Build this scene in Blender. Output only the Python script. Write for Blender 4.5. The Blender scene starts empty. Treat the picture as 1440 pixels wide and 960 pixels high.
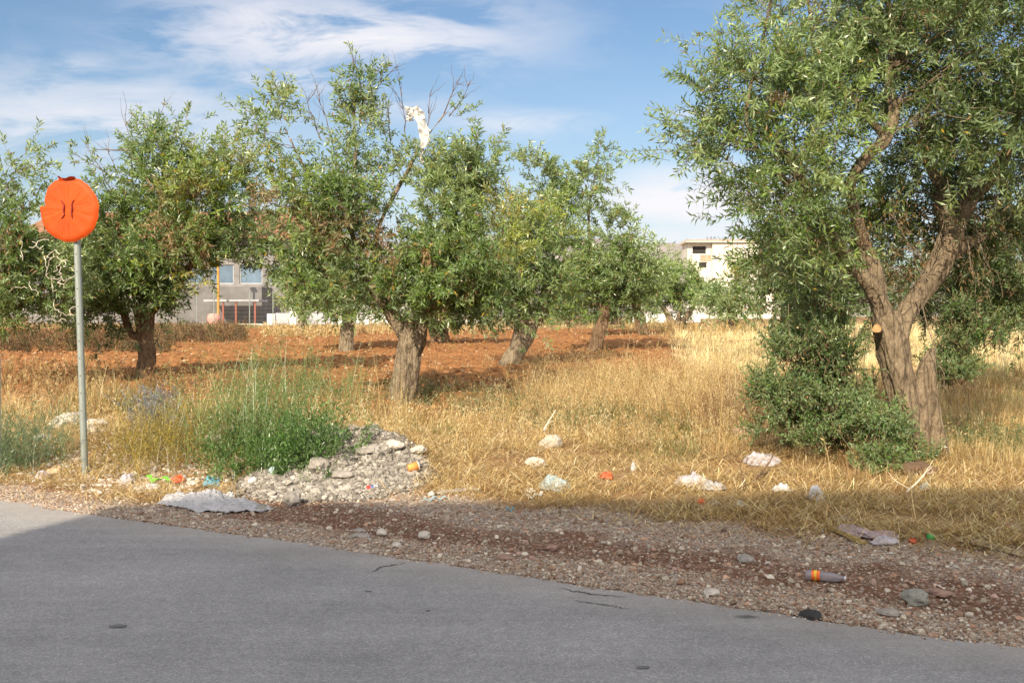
import bpy, math, random
import numpy as np
from mathutils import Vector, noise as mnoise

rad = math.radians
S = bpy.context.scene
COL = S.collection
rng = np.random.default_rng(7)
random.seed(7)

# ------------------------------------------------------------------ camera, sky, sun, exposure
F, HZ, EYE = 1350.0, 445.0, 1.55          # focal length and horizon row in photo pixels, eye height in metres
cam_d = bpy.data.cameras.new("camera")
cam = bpy.data.objects.new("camera", cam_d)
COL.objects.link(cam)
cam_d.sensor_width = 36
cam_d.lens = F / 1440 * 36
cam_d.shift_y = -(480 - HZ) / 1440
cam_d.clip_end = 3000
cam.location = (0, 0, EYE)
cam.rotation_euler = (rad(90), 0, 0)
S.camera = cam

SUN_EL, SUN_AZ = 33.0, 200.0              # azimuth clockwise from +Y (the view direction)
sd = bpy.data.lights.new("sun", 'SUN')
sun = bpy.data.objects.new("sun", sd)
COL.objects.link(sun)
sd.energy = 4.7
sd.angle = rad(0.5)
sd.color = (1.0, 0.86, 0.66)
to_sun = Vector((math.sin(rad(SUN_AZ)) * math.cos(rad(SUN_EL)), math.cos(rad(SUN_AZ)) * math.cos(rad(SUN_EL)), math.sin(rad(SUN_EL))))
sun.rotation_euler = to_sun.to_track_quat('Z', 'Y').to_euler()

S.view_settings.view_transform = 'Standard'
S.view_settings.look = 'None'
S.view_settings.gamma = 1
S.view_settings.exposure = 0.70
S.cycles.max_bounces = 6
S.cycles.transparent_max_bounces = 6
S.cycles.use_denoising = True

world = bpy.data.worlds.new("World")
S.world = world
world.use_nodes = True


class NT:
    """tiny node-tree writer"""
    def __init__(s, tree):
        s.t = tree

    def n(s, kind, **kw):
        nd = s.t.nodes.new(kind)
        for k, v in kw.items():
            setattr(nd, k, v)
        return nd

    def set(s, sock, v):
        if isinstance(v, bpy.types.NodeSocket):
            s.t.links.new(v, sock)
        elif v is not None:
            sock.default_value = v

    def math(s, op, a, b=None, c=None, clamp=False):
        m = s.n('ShaderNodeMath', operation=op, use_clamp=clamp)
        s.set(m.inputs[0], a)
        if b is not None: s.set(m.inputs[1], b)
        if c is not None: s.set(m.inputs[2], c)
        return m.outputs[0]

    def mix(s, f, a, b, blend='MIX'):
        m = s.n('ShaderNodeMix', data_type='RGBA', blend_type=blend)
        s.set(m.inputs[0], f)
        s.set(m.inputs[6], a if isinstance(a, bpy.types.NodeSocket) else (*a, 1))
        s.set(m.inputs[7], b if isinstance(b, bpy.types.NodeSocket) else (*b, 1))
        return m.outputs[2]

    def noise(s, vec, scale, detail=4, rough=0.55, dist=0.0):
        m = s.n('ShaderNodeTexNoise')
        if vec is not None: s.set(m.inputs['Vector'], vec)
        m.inputs['Scale'].default_value = scale
        m.inputs['Detail'].default_value = detail
        m.inputs['Roughness'].default_value = rough
        m.inputs['Distortion'].default_value = dist
        return m.outputs[0]

    def vor(s, vec, scale, feature='F1', out=0):
        m = s.n('ShaderNodeTexVoronoi', feature=feature)
        if vec is not None: s.set(m.inputs['Vector'], vec)
        m.inputs['Scale'].default_value = scale
        return m.outputs[out]

    def ramp(s, fac, stops):
        r = s.n('ShaderNodeValToRGB')
        e = r.color_ramp.elements
        while len(e) < len(stops): e.new(0.5)
        for el, (p, c) in zip(e, stops):
            el.position = p
            el.color = (*c, 1) if not isinstance(c, (int, float)) else (c, c, c, 1)
        s.set(r.inputs[0], fac)
        return r.outputs[0]

    def map(s, vec, scale=(1, 1, 1), rot=(0, 0, 0), loc=(0, 0, 0)):
        m = s.n('ShaderNodeMapping')
        s.set(m.inputs[0], vec)
        m.inputs['Scale'].default_value = scale
        m.inputs['Rotation'].default_value = rot
        m.inputs['Location'].default_value = loc
        return m.outputs[0]


# ---- sky with wispy cirrus
w = NT(world.node_tree)
world.node_tree.nodes.clear()
sky = w.n('ShaderNodeTexSky', sky_type='NISHITA', sun_disc=False)
sky.sun_elevation = rad(SUN_EL)
sky.sun_rotation = rad(SUN_AZ)
sky.altitude = 100
sky.air_density = 1.15
sky.dust_density = 1.0
sky.ozone_density = 1.6
tc = w.n('ShaderNodeTexCoord').outputs['Generated']
sep = w.n('ShaderNodeSeparateXYZ')
w.set(sep.inputs[0], tc)
ay = w.math('MAXIMUM', w.math('ABSOLUTE', sep.outputs[1]), 0.05)
u = w.math('DIVIDE', sep.outputs[0], ay)
v = w.math('DIVIDE', sep.outputs[2], ay)
uv = w.n('ShaderNodeCombineXYZ')
w.set(uv.inputs[0], u); w.set(uv.inputs[1], v); w.set(uv.inputs[2], sep.outputs[1])
uvs = uv.outputs[0]
warp = w.noise(w.map(uvs, (3.0, 5.0, 1)), 1.0, 3)
wisp = w.noise(w.map(uvs, (3.2, 13.0, 1), (0, 0, rad(9))), 1.0, 9, 0.58, 0.5)
fine = w.noise(w.map(uvs, (9, 30, 1), (0, 0, rad(-6))), 1.0, 7, 0.62, 0.6)


def cloud(px, py, rx, ry, gain):
    """soft bank of cloud, centre and radii as photo pixels turned into sky directions"""
    u0, v0, a, b = (px - 720) / F, (HZ - py) / F, rx / F, ry / F
    du = w.math('DIVIDE', w.math('SUBTRACT', u, u0), a)
    wv = w.math('MULTIPLY', w.math('SUBTRACT', warp, 0.5), 0.06)
    dv = w.math('DIVIDE', w.math('ADD', w.math('SUBTRACT', v, v0), wv), b)
    d = w.math('SQRT', w.math('ADD', w.math('POWER', du, 2.0), w.math('POWER', dv, 2.0)))
    m = w.n('ShaderNodeMapRange', interpolation_type='SMOOTHSTEP')
    w.set(m.inputs[0], d)
    m.inputs[1].default_value = 1.15; m.inputs[2].default_value = 0.0
    m.inputs[3].default_value = 0.0; m.inputs[4].default_value = gain
    return m.outputs[0]


tot = None
for c in [(470, 45, 380, 95, 1.0), (450, 108, 200, 34, 1.0), (130, 180, 340, 130, .75), (640, 84, 80, 14, .5), (730, 172, 170, 34, .55),
          (975, 280, 200, 60, 1.2), (985, 155, 60, 9, .55), (940, 340, 330, 60, .75), (560, 150, 140, 40, .35), (230, 30, 80, 22, .4),
          (1010, 240, 70, 12, .5), (300, 330, 700, 120, .40), (1300, 330, 400, 120, .5), (650, 10, 180, 50, .5), (120, 90, 90, 30, .45)]:
    o_ = cloud(*c)
    tot = o_ if tot is None else w.math('MAXIMUM', tot, o_)
tex = w.math('ADD', w.math('MULTIPLY', wisp, 0.62), w.math('MULTIPLY', fine, 0.40))
dens = w.math('MULTIPLY', tot, w.ramp(tex, [(0.43, 0.0), (0.475, 0.4), (0.52, .8), (0.60, 1.0)]))
behind = w.ramp(sep.outputs[1], [(0.0, 1.0), (0.25, 0.0)])     # bright cloud added over the unseen half of the sky as neutral fill
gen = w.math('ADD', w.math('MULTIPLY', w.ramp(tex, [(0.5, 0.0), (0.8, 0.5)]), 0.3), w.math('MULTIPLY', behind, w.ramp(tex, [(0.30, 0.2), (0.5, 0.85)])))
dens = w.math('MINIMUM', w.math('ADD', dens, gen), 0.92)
hzn = w.ramp(v, [(0.0, 0.6), (0.12, 0.28), (0.28, 0.0)])
skyc = w.mix(hzn, w.mix(1.0, sky.outputs[0], (.58, .64, .70), 'MULTIPLY'), (3.7, 4.2, 4.8))
cloudc = w.mix(behind, (5.3, 5.15, 5.3), (11.5, 10.8, 10.3))     # added cloud at the viewer's back, brightened for more fill light
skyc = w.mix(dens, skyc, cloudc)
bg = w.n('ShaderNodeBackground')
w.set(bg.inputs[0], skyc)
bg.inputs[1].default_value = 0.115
w.set(w.n('ShaderNodeOutputWorld').inputs[0], bg.outputs[0])


# ------------------------------------------------------------------ numpy helpers
def hsh(ix, iy, iz, seed):
    with np.errstate(over='ignore'):
        n_ = (ix.astype(np.int64) * 374761393 + iy.astype(np.int64) * 668265263 + iz.astype(np.int64) * 2147483647 + seed * 974634777) & 0xFFFFFFFF
        n_ = ((n_ ^ (n_ >> 13)) * 1274126177) & 0xFFFFFFFF
        n_ = n_ ^ (n_ >> 16)
    return (n_ & 0xFFFF) / 65535.0


def vn(x, y, z=0.0, seed=0):
    x, y, z = np.broadcast_arrays(np.asarray(x, float), np.asarray(y, float), np.asarray(z, float))
    ix, iy, iz = np.floor(x), np.floor(y), np.floor(z)
    fx, fy, fz = x - ix, y - iy, z - iz
    fx, fy, fz = (t * t * (3 - 2 * t) for t in (fx, fy, fz))
    r = 0
    for dx in (0, 1):
        for dy in (0, 1):
            for dz in (0, 1):
                wgt = (fx if dx else 1 - fx) * (fy if dy else 1 - fy) * (fz if dz else 1 - fz)
                r = r + wgt * hsh(ix + dx, iy + dy, iz + dz, seed)
    return r


def fbm(x, y, z=0.0, seed=0, octv=4, gain=0.5):
    a, s, t = 1.0, 0.0, 0.0
    x, y, z = np.asarray(x, float), np.asarray(y, float), np.asarray(z, float)
    for i in range(octv):
        s = s + a * vn(x, y, z, seed + i * 17)
        t += a; a *= gain
        x, y, z = x * 2.03 + 3.1, y * 2.03 + 1.7, z * 2.03 + 5.3
    return s / t


def sst(a, b, x):
    t = np.clip((np.asarray(x, float) - a) / (b - a), 0, 1)
    return t * t * (3 - 2 * t)


def unit(a):
    return a / np.maximum(np.linalg.norm(a, axis=-1, keepdims=True), 1e-9)


def mesh(name, V, Fc, mat=None, parent=None, col=None, smooth=False, loc=None):
    """one mesh object from a vertex array and one or several face arrays"""
    me = bpy.data.meshes.new(name)
    V = np.asarray(V, np.float32)
    faces = Fc if isinstance(Fc, list) and len(Fc) and isinstance(Fc[0], np.ndarray) else [np.asarray(Fc)]
    me.vertices.add(len(V))
    me.vertices.foreach_set('co', V.ravel())
    loops = np.concatenate([f.ravel() for f in faces]).astype(np.int32)
    sizes = np.concatenate([np.full(len(f), f.shape[1]) for f in faces]).astype(np.int32)
    me.loops.add(len(loops))
    me.loops.foreach_set('vertex_index', loops)
    me.polygons.add(len(sizes))
    st = np.concatenate([[0], np.cumsum(sizes)[:-1]]).astype(np.int32)
    me.polygons.foreach_set('loop_start', st)
    me.polygons.foreach_set('use_smooth', np.full(len(sizes), smooth, bool))
    me.update(calc_edges=True)
    if col is not None:
        ca = me.color_attributes.new('col', 'FLOAT_COLOR', 'POINT')
        c4 = np.ones((len(V), 4), np.float32)
        c4[:, :3] = col
        ca.data.foreach_set('color', c4.ravel())
    if mat is not None:
        me.materials.append(mat)
    o = bpy.data.objects.new(name, me)
    COL.objects.link(o)
    if parent is not None:
        o.parent = parent
    if loc is not None:
        o.location = loc
    return o


def tag(o, label=None, cat=None, group=None, kind=None):
    if label: o['label'] = label
    if cat: o['category'] = cat
    if group: o['group'] = group
    if kind: o['kind'] = kind
    return o


def empty(name, loc, label, cat, group=None):
    o = bpy.data.objects.new(name, None)
    COL.objects.link(o)
    o.location = loc
    return tag(o, label, cat, group)


def tubes(P, R, sides=4):
    """P (N,K,3) paths, R (N,K) radii -> verts, quads"""
    P = np.asarray(P, float); R = np.asarray(R, float)
    N, K, _ = P.shape
    T = np.gradient(P, axis=1)
    T = unit(T)
    ref = np.where(np.abs(T[..., 2:3]) > 0.9, np.array([1.0, 0, 0]), np.array([0, 0, 1.0]))
    A = unit(np.cross(T, ref)); B = np.cross(T, A)
    th = np.arange(sides) * 2 * np.pi / sides
    V = P[:, :, None, :] + R[:, :, None, None] * (np.cos(th)[None, None, :, None] * A[:, :, None, :] + np.sin(th)[None, None, :, None] * B[:, :, None, :])
    base = np.arange(N * K).reshape(N, K)[:, :-1] * sides
    j = np.arange(sides); j2 = (j + 1) % sides
    q = np.stack([base[..., None] + j, base[..., None] + j2, base[..., None] + sides + j2, base[..., None] + sides + j], -1)
    return V.reshape(-1, 3), q.reshape(-1, 4)


def leaves(P, D, L, W, fold=0.12):
    """rhombic leaves: base P, unit direction D, length L, width W"""
    n = len(P)
    rnd = unit(rng.normal(size=(n, 3)) + np.array([0, 0, 0.6]))
    side = unit(np.cross(D, rnd))
    up = np.cross(side, D)
    L = np.broadcast_to(L, n)[:, None]; W = np.broadcast_to(W, n)[:, None]
    m = P + D * L * 0.45 + up * L * fold
    t = P + D * L
    V = np.stack([P, m + side * W / 2, t, m - side * W / 2], 1).reshape(-1, 3)
    return V, np.arange(4 * n).reshape(-1, 4)


def merge(parts):
    Vs, Fs, off = [], {}, 0
    for V, Fq in parts:
        Vs.append(V)
        for f in (Fq if isinstance(Fq, list) else [Fq]):
            Fs.setdefault(f.shape[1], []).append(f + off)
        off += len(V)
    return np.concatenate(Vs), [np.concatenate(x) for x in Fs.values()]


# ------------------------------------------------------------------ terrain
NX, NY, EDGE = 0.473, 0.881, 5.12         # road edge: NX*x + NY*y = EDGE


def sdist(X, Y):
    return NX * X + NY * Y - EDGE


def gravel_w(X):
    return 0.40 + 1.32 * sst(-3.4, -1.6, X)


def red_mask(X, Y):
    r = X / np.maximum(Y, 1)
    near = 14.6 + 7.0 * sst(-0.02, 0.10, r) + 1.2 * (1 - sst(-.42, -.36, r)) + 2.0 * (fbm(X * .5, Y * .5, 0, 5) - .5) * 2
    m = sst(0, 1.5, Y - near) * (1 - sst(50, 58, Y)) * (1 - sst(0.15, 0.19, r + (fbm(X * .3, Y * .3, 0, 6) - .5) * .05))
    return m


def height(X, Y, fine=True):
    X = np.asarray(X, float); Y = np.asarray(Y, float)
    s = sdist(X, Y)
    h = np.where(Y > 15, 0.018 * (np.minimum(Y, 62) - 15), 0.0)
    h = h + 0.006 * np.clip(Y - 62, 0, 90)
    h = h + 0.10 * sst(1.2, 3.0, s)
    # heap of dug earth and rubble beside the road sign
    h = h + 0.40 * np.exp(-((X + 3.3) / 1.5) ** 2 - ((Y - 10.6) / 1.1) ** 2)
    hp = np.exp(-((X + 1.58) / .74) ** 4 - ((Y - 9.25) / .55) ** 2)
    h = h + hp * (.30 + .16 * (fbm(X * 3, Y * 3, 0, 14, 3) - .5) + .20 * (fbm(X * 9, Y * 9, 0, 16, 3) - .5))
    h = h + 0.03 * np.exp(-((X - 3.95) / 1.3) ** 2 - ((Y - 9.5) / 1.1) ** 2)
    h = h - 0.14 * np.exp(-((X + 1.8) / 3.0) ** 2 - ((Y - 14.5) / 2.2) ** 2)
    rd = red_mask(X, Y)
    h = h + rd * (0.085 * np.sin((Y * 0.985 + X * 0.17) * 2 * np.pi / 1.15 + 2 * fbm(X * .4, Y * .4, 0, 8)) + .03)
    off = sst(-0.1, 0.15, s)
    h = h + off * (fbm(X * .7, Y * .7, 0, 1, 3) - .5) * 0.14 * sst(.3, 2.5, s)
    if fine:
        g = 1 - sst(0, .5, s - gravel_w(X))
        h = h + off * (0.012 + (fbm(X * 6, Y * 6, 0, 2, 4) - .5) * (0.045 + 0.02 * g) + (fbm(X * 25, Y * 25, 0, 3, 2) - .5) * 0.012)
        h = h + rd * (fbm(X * 5, Y * 5, 0, 9, 3) - .5) * 0.16
    h = h - 0.05 * (1 - sst(-0.12, 0.02, s))
    return h


def gp(px, py):
    """the point of the ground the eye sees at this place of the photo"""
    Yg = EYE / max((py - HZ) / F, 1e-4)
    Ys = np.linspace(3.6, min(max(Yg * 1.25, 12), 300), 360)
    if Yg > 14: Ys = np.linspace(Yg * .45, min(Yg * 2.2, 300), 300)
    Xs = (px - 720) / F * Ys
    ray = EYE - (py - HZ) / F * Ys
    hh = np.maximum(height(Xs, Ys, False), 0)
    k = np.argmax(ray <= hh)
    return float(Xs[k]), float(Ys[k]), float(height(Xs[k:k + 1], Ys[k:k + 1])[0])


def P3(px, py, Y):
    return np.array([(px - 720) / F * Y, Y, EYE + (HZ - py) / F * Y])


# ------------------------------------------------------------------ materials
def new_mat(name):
    m = bpy.data.materials.new(name)
    m.use_nodes = True
    m.node_tree.nodes.clear()
    t = NT(m.node_tree)
    out = t.n('ShaderNodeOutputMaterial')
    return m, t, out


def bsdf(t, out, color, rough=0.8, spec=0.3, bump=None, bs=0.5, bd=0.02, metallic=0.0):
    b = t.n('ShaderNodeBsdfPrincipled')
    t.set(b.inputs['Base Color'], color if isinstance(color, bpy.types.NodeSocket) else (*color, 1))
    t.set(b.inputs['Roughness'], rough)
    b.inputs['Specular IOR Level'].default_value = spec
    b.inputs['Metallic'].default_value = metallic
    if bump is not None:
        bm_ = t.n('ShaderNodeBump')
        bm_.inputs['Strength'].default_value = bs
        bm_.inputs['Distance'].default_value = bd
        t.set(bm_.inputs['Height'], bump)
        t.set(b.inputs['Normal'], bm_.outputs[0])
    t.set(out.inputs[0], b.outputs[0])
    return b


def obj_co(t):
    return t.n('ShaderNodeTexCoord').outputs['Object']


def simple(name, c, rough=0.8, spec=0.3, var=0.25, scale=6, bs=0.3, bd=0.01, metallic=0.0):
    m, t, out = new_mat(name)
    co = obj_co(t)
    n1 = t.noise(co, scale, 6, .65)
    lo = tuple(x * (1 - var) for x in c); hi = tuple(min(.95, x * (1 + var)) for x in c)
    colr = t.ramp(n1, [(0.3, lo), (0.7, hi)])
    bsdf(t, out, colr, rough, spec, t.noise(co, scale * 4, 5), bs, bd, metallic)
    return m


def leaf_mat(name, back=(0.30, 0.40, 0.24), trans=0.30, rough=0.33, backmix=0.5):
    m, t, out = new_mat(name)
    a = t.n('ShaderNodeAttribute', attribute_name='col').outputs['Color']
    bf = t.n('ShaderNodeNewGeometry').outputs['Backfacing']
    c = t.mix(t.math('MULTIPLY', bf, backmix), a, back) if backmix else a
    b = t.n('ShaderNodeBsdfPrincipled')
    t.set(b.inputs['Base Color'], c)
    b.inputs['Roughness'].default_value = rough
    b.inputs['Specular IOR Level'].default_value = 0.5
    tr = t.n('ShaderNodeBsdfTranslucent')
    t.set(tr.inputs[0], t.mix(1.0, c, (1.3, 1.35, .6), 'MULTIPLY'))
    mx = t.n('ShaderNodeMixShader')
    mx.inputs[0].default_value = trans
    t.set(mx.inputs[1], b.outputs[0]); t.set(mx.inputs[2], tr.outputs[0])
    t.set(out.inputs[0], mx.outputs[0])
    return m


M_LEAF = leaf_mat('olive leaves')
M_WEED = leaf_mat('weed leaves', trans=.3, backmix=0)
M_STRAW = leaf_mat('dry straw', trans=.3, rough=.6, backmix=0)


def stone_mat():
    m, t, out = new_mat('stones')
    a = t.n('ShaderNodeAttribute', attribute_name='col').outputs['Color']
    co = obj_co(t)
    n1 = t.noise(co, 40, 5, .7)
    c = t.mix(1.0, a, t.ramp(n1, [(.25, .72), (.75, 1.2)]), 'MULTIPLY')
    bsdf(t, out, c, .9, .2, t.noise(co, 110, 4), .5, .005)
    return m


M_STONE = stone_mat()


def ground_mat():
    m, t, out = new_mat('ground')
    a = t.n('ShaderNodeAttribute', attribute_name='col')
    sp = t.n('ShaderNodeSeparateColor'); t.set(sp.inputs[0], a.outputs['Color'])
    G, R, B = sp.outputs[0], sp.outputs[1], sp.outputs[2]     # gravel, ploughed red soil, pale gravel bands
    co = obj_co(t)
    big = t.noise(co, 1.3, 5, .6)
    mid = t.noise(co, 9, 6, .65)
    fin = t.noise(co, 60, 4, .7)
    vr = t.vor(co, 75, out=1)
    spk = t.n('ShaderNodeSeparateColor'); t.set(spk.inputs[0], vr)
    straw = t.ramp(mid, [(.25, (.12, .075, .038)), (.5, (.25, .165, .078)), (.75, (.38, .27, .13))])
    straw = t.mix(t.ramp(big, [(.45, 0.), (.65, .5)]), straw, (.22, .105, .05))
    red = t.ramp(mid, [(.25, (.13, .060, .027)), (.5, (.24, .112, .044)), (.8, (.34, .175, .075))])
    red = t.mix(t.ramp(fin, [(.6, 0.), (.75, .35)]), red, (.5, .33, .2))
    rb = t.ramp(mid, [(.25, (.075, .041, .027)), (.5, (.15, .080, .050)), (.8, (.235, .14, .093))])
    pg = t.ramp(spk.outputs[0], [(.0, (.135, .105, .082)), (.45, (.275, .22, .175)), (1., (.45, .40, .34))])
    pebf = t.ramp(spk.outputs[1], [(.78, 0.), (.84, .8)])
    rb = t.mix(pebf, rb, (.33, .27, .22))
    grav = t.mix(B, rb, pg)
    c = t.mix(G, straw, grav)
    c = t.mix(R, c, red)
    hgt = t.math('ADD', fin, t.math('MULTIPLY', t.vor(co, 75), -.8))
    bsdf(t, out, c, .95, .15, hgt, .7, .012)
    return m


# ------------------------------------------------------------------ ground sheet
Yr = [-60, -40, -25, -15, -8, -3, 0, 2, 3]
y_ = 3.5
while y_ < 9.6:
    Yr.append(y_); y_ += 0.018
while y_ < 60:
    Yr.append(y_); y_ *= 1.0045
while y_ < 1500:
    Yr.append(y_); y_ *= 1.05
Yr = np.array(Yr)
uc = np.linspace(-1, 1, 560)
ue = np.array([1.15, 1.4, 2, 3, 6, 12, 25])
uc = np.concatenate([-ue[::-1], uc, ue])
YY, UU = np.meshgrid(Yr, uc, indexing='ij')
XX = UU * np.maximum(np.abs(YY) * 0.60, 2.4)
ZZ = height(XX, YY)
far = YY > 62
V = np.stack([XX, YY, ZZ], -1).reshape(-1, 3)
nr, nc = XX.shape
ii = np.arange(nr * nc).reshape(nr, nc)
Q = np.stack([ii[:-1, :-1], ii[:-1, 1:], ii[1:, 1:], ii[1:, :-1]], -1).reshape(-1, 4)
sX = sdist(XX, YY)
gw_ = gravel_w(XX) + (fbm(XX * 2, YY * 2, 0, 11) - .5) * .5
gm = 1 - sst(-.12, .12, sX - gw_)
band = np.clip(1 - sst(.28, .45, sX + (fbm(XX * 3, YY * 3, 0, 12) - .5) * .4) + sst(.85, 1.15, sX + (fbm(XX * 2.2, YY * 2.2, 0, 13) - .5) * .7) * sst(-2.4, -1.2, XX), 0, 1)
col = np.stack([gm, red_mask(XX, YY), band * .9], -1).reshape(-1, 3)
ground = mesh('ground', V, Q, ground_mat(), col=col, smooth=True)
tag(ground, kind='structure')

# ------------------------------------------------------------------ road
def road_mat():
    m, t, out = new_mat('asphalt')
    co = obj_co(t)
    fin = t.noise(co, 170, 3, .8)
    mid = t.noise(co, 14, 6, .7)
    big = t.noise(t.map(co, (1, 1, 1), (0, 0, rad(28))), 0.9, 5, .6)
    vr = t.vor(co, 130, out=1)
    sp = t.n('ShaderNodeSeparateColor'); t.set(sp.inputs[0], vr)
    base = t.ramp(fin, [(.32, (.14, .137, .14)), (.5, (.255, .25, .25)), (.68, (.38, .37, .36))])
    base = t.mix(.55, base, t.ramp(sp.outputs[0], [(.0, (.17, .168, .17)), (.7, (.25, .245, .245)), (1., (.42, .41, .39))]))
    base = t.mix(1., base, t.ramp(mid, [(.25, .86), (.75, 1.12)]), 'MULTIPLY')
    base = t.mix(1., base, t.ramp(big, [(.3, .82), (.5, 1.0), (.7, 1.14)]), 'MULTIPLY')
    # dusty, paler strip along the verge
    sepc = t.n('ShaderNodeSeparateXYZ'); t.set(sepc.inputs[0], co)
    s_ = t.math('SUBTRACT', t.math('ADD', t.math('MULTIPLY', sepc.outputs[0], NX), t.math('MULTIPLY', sepc.outputs[1], NY)), EDGE)
    s_ = t.math('ADD', s_, t.math('MULTIPLY', t.math('SUBTRACT', t.noise(co, 2.2, 5), .5), .5))
    dust = t.ramp(t.math('ADD', s_, 1.0), [(.45, 0.), (1., .42)])
    base = t.mix(dust, base, (.36, .32, .275))
    trk = t.ramp(t.noise(t.map(co, (.25, 3.0, 1), (0, 0, rad(28))), 1.0, 5, .6), [(.35, .90), (.65, 1.08)])
    base = t.mix(1., base, trk, 'MULTIPLY')
    # a few oil spots
    sp1 = t.vor(t.map(co, (1, 1.9, 1)), .62)
    spot = t.ramp(t.math('ADD', sp1, t.math('MULTIPLY', mid, .04)), [(.055, .75), (.075, 0.)])
    base = t.mix(spot, base, (.035, .036, .04))
    bsdf(t, out, base, .85, .35, t.math('ADD', fin, t.math('MULTIPLY', sp.outputs[0], .5)), .55, .004)
    return m


ts = np.concatenate([np.linspace(-90, -9, 60), np.arange(-9, 9, .018), np.linspace(9, 60, 40)])
du_, nv_ = np.array([NY, -NX]), np.array([NX, NY])
edge = (fbm(ts * 2.2, 0, 0, 31, 5, .6) - .5) * .16
rows = []
for k, o_ in enumerate([0, -.05, -.3, -1, -3, -5, -7]):
    p = ts[:, None] * du_ + nv_ * (EDGE + o_) + nv_ * (edge * max(0, 1 + o_ * 3))[:, None]
    z = np.full(len(ts), .003 if k else -.03)
    rows.append(np.column_stack([p, z]))
V = np.concatenate(rows)
n = len(ts); a_ = np.arange(n - 1)
Q = np.concatenate([np.stack([k * n + a_, k * n + a_ + 1, (k + 1) * n + a_ + 1, (k + 1) * n + a_], -1) for k in range(len(rows) - 1)])[:, ::-1]
road = mesh('road', V, Q, road_mat())
tag(road, kind='structure')

# cracks in the asphalt near the verge: thin dark grooves a few mm proud of the road sheet
m_crack = simple('crack tar', (.03, .03, .032), .95)


def crack(pxs, wdt):
    pts = np.array([gp(a, b)[:2] for a, b in pxs])
    pts = np.concatenate([pts[i] + (pts[i + 1] - pts[i]) * np.linspace(0, 1, 14, endpoint=False)[:, None] for i in range(len(pts) - 1)])
    pts = pts + rng.normal(size=pts.shape) * .008
    tn = np.gradient(pts, axis=0); tn /= np.linalg.norm(tn, axis=1)[:, None]
    nn = np.column_stack([-tn[:, 1], tn[:, 0]])
    ww = wdt * (0.3 + rng.random(len(pts)))[:, None] * np.sin(np.linspace(.15, 2.9, len(pts)))[:, None]
    V = np.concatenate([np.column_stack([pts + nn * ww, np.full(len(pts), .007)]), np.column_stack([pts - nn * ww, np.full(len(pts), .007)])])
    k = len(pts); a = np.arange(k - 1)
    return V, np.stack([a, a + 1, a + k + 1, a + k], -1)


def tar_spot(px, py, a_, b_):
    x, y, _ = gp(px, py)
    th = np.linspace(0, 2 * np.pi, 22, endpoint=False)
    r = 1 + .35 * (fbm(np.cos(th) * 2 + px, np.sin(th) * 2 + 5, 0, 3, 3) - .5) * 2
    V = np.column_stack([x + np.cos(th) * a_ * r, y + np.sin(th) * b_ * r, np.full(22, .007)])
    return np.vstack([V, [x, y, .0075]]), np.stack([np.arange(22), (np.arange(22) + 1) % 22, np.full(22, 22)], -1)


tag(mesh('road_stains', *merge([tar_spot(166, 882, .045, .026), tar_spot(905, 942, .03, .02), tar_spot(518, 833, .02, .012), tar_spot(602, 860, .014, .010)]), simple('tar stain', (.125, .125, .13), .9)), kind='structure')
Vc, Fc = merge([crack([(522, 806), (540, 798), (575, 793)], .006), crack([(785, 829), (830, 837), (885, 841)], .006), crack([(806, 846), (850, 852), (890, 858)], .005)])
ck = mesh('road_cracks', Vc, Fc, m_crack)
tag(ck, kind='structure')

# ------------------------------------------------------------------ loose stones
PH = (1 + 5 ** .5) / 2
ICO = unit(np.array([(-1, PH, 0), (1, PH, 0), (-1, -PH, 0), (1, -PH, 0), (0, -1, PH), (0, 1, PH), (0, -1, -PH), (0, 1, -PH), (PH, 0, -1), (PH, 0, 1), (-PH, 0, -1), (-PH, 0, 1)], float))
ICF = np.array([(0, 11, 5), (0, 5, 1), (0, 1, 7), (0, 7, 10), (0, 10, 11), (1, 5, 9), (5, 11, 4), (11, 10, 2), (10, 7, 6), (7, 1, 8), (3, 9, 4), (3, 4, 2), (3, 2, 6), (3, 6, 8), (3, 8, 9), (4, 9, 5), (2, 4, 11), (6, 2, 10), (8, 6, 7), (9, 8, 1)])


def pebbles(P, r, cols, flat=(.5, .9), jag=.55):
    n = len(P)
    th = rng.random(n) * 6.283
    V = ICO[None] * (1 + (rng.random((n, 12, 1)) - .5) * jag)
    sc = np.stack([np.ones(n), .6 + .4 * rng.random(n), flat[0] + (flat[1] - flat[0]) * rng.random(n)], -1)
    V = V * sc[:, None] * r[:, None, None]
    c, s = np.cos(th)[:, None], np.sin(th)[:, None]
    V = np.stack([V[..., 0] * c - V[..., 1] * s, V[..., 0] * s + V[..., 1] * c, V[..., 2]], -1) + P[:, None]
    Fq = (ICF[None] + (np.arange(n) * 12)[:, None, None]).reshape(-1, 3)
    return V.reshape(-1, 3), Fq, np.repeat(cols, 12, 0)


def palette(n, cs, jit=.15):
    cs = np.array(cs)
    c = cs[rng.integers(0, len(cs), n)]
    return np.clip(c * (1 + rng.normal(size=(n, 1)) * jit), .005, .85)


def scatter_view(n, y0, y1, half=.58, pw=1.0):
    """points on the ground, dense near the eye as they show in the picture"""
    uu = rng.random(n)
    if pw == 1.0:
        Y = y0 * (y1 / y0) ** uu
    else:
        k = 1 - pw
        Y = (y0 ** k + uu * (y1 ** k - y0 ** k)) ** (1 / k)
    X = (rng.random(n) * 2 - 1) * (half * Y + .4)
    return X, Y


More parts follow.
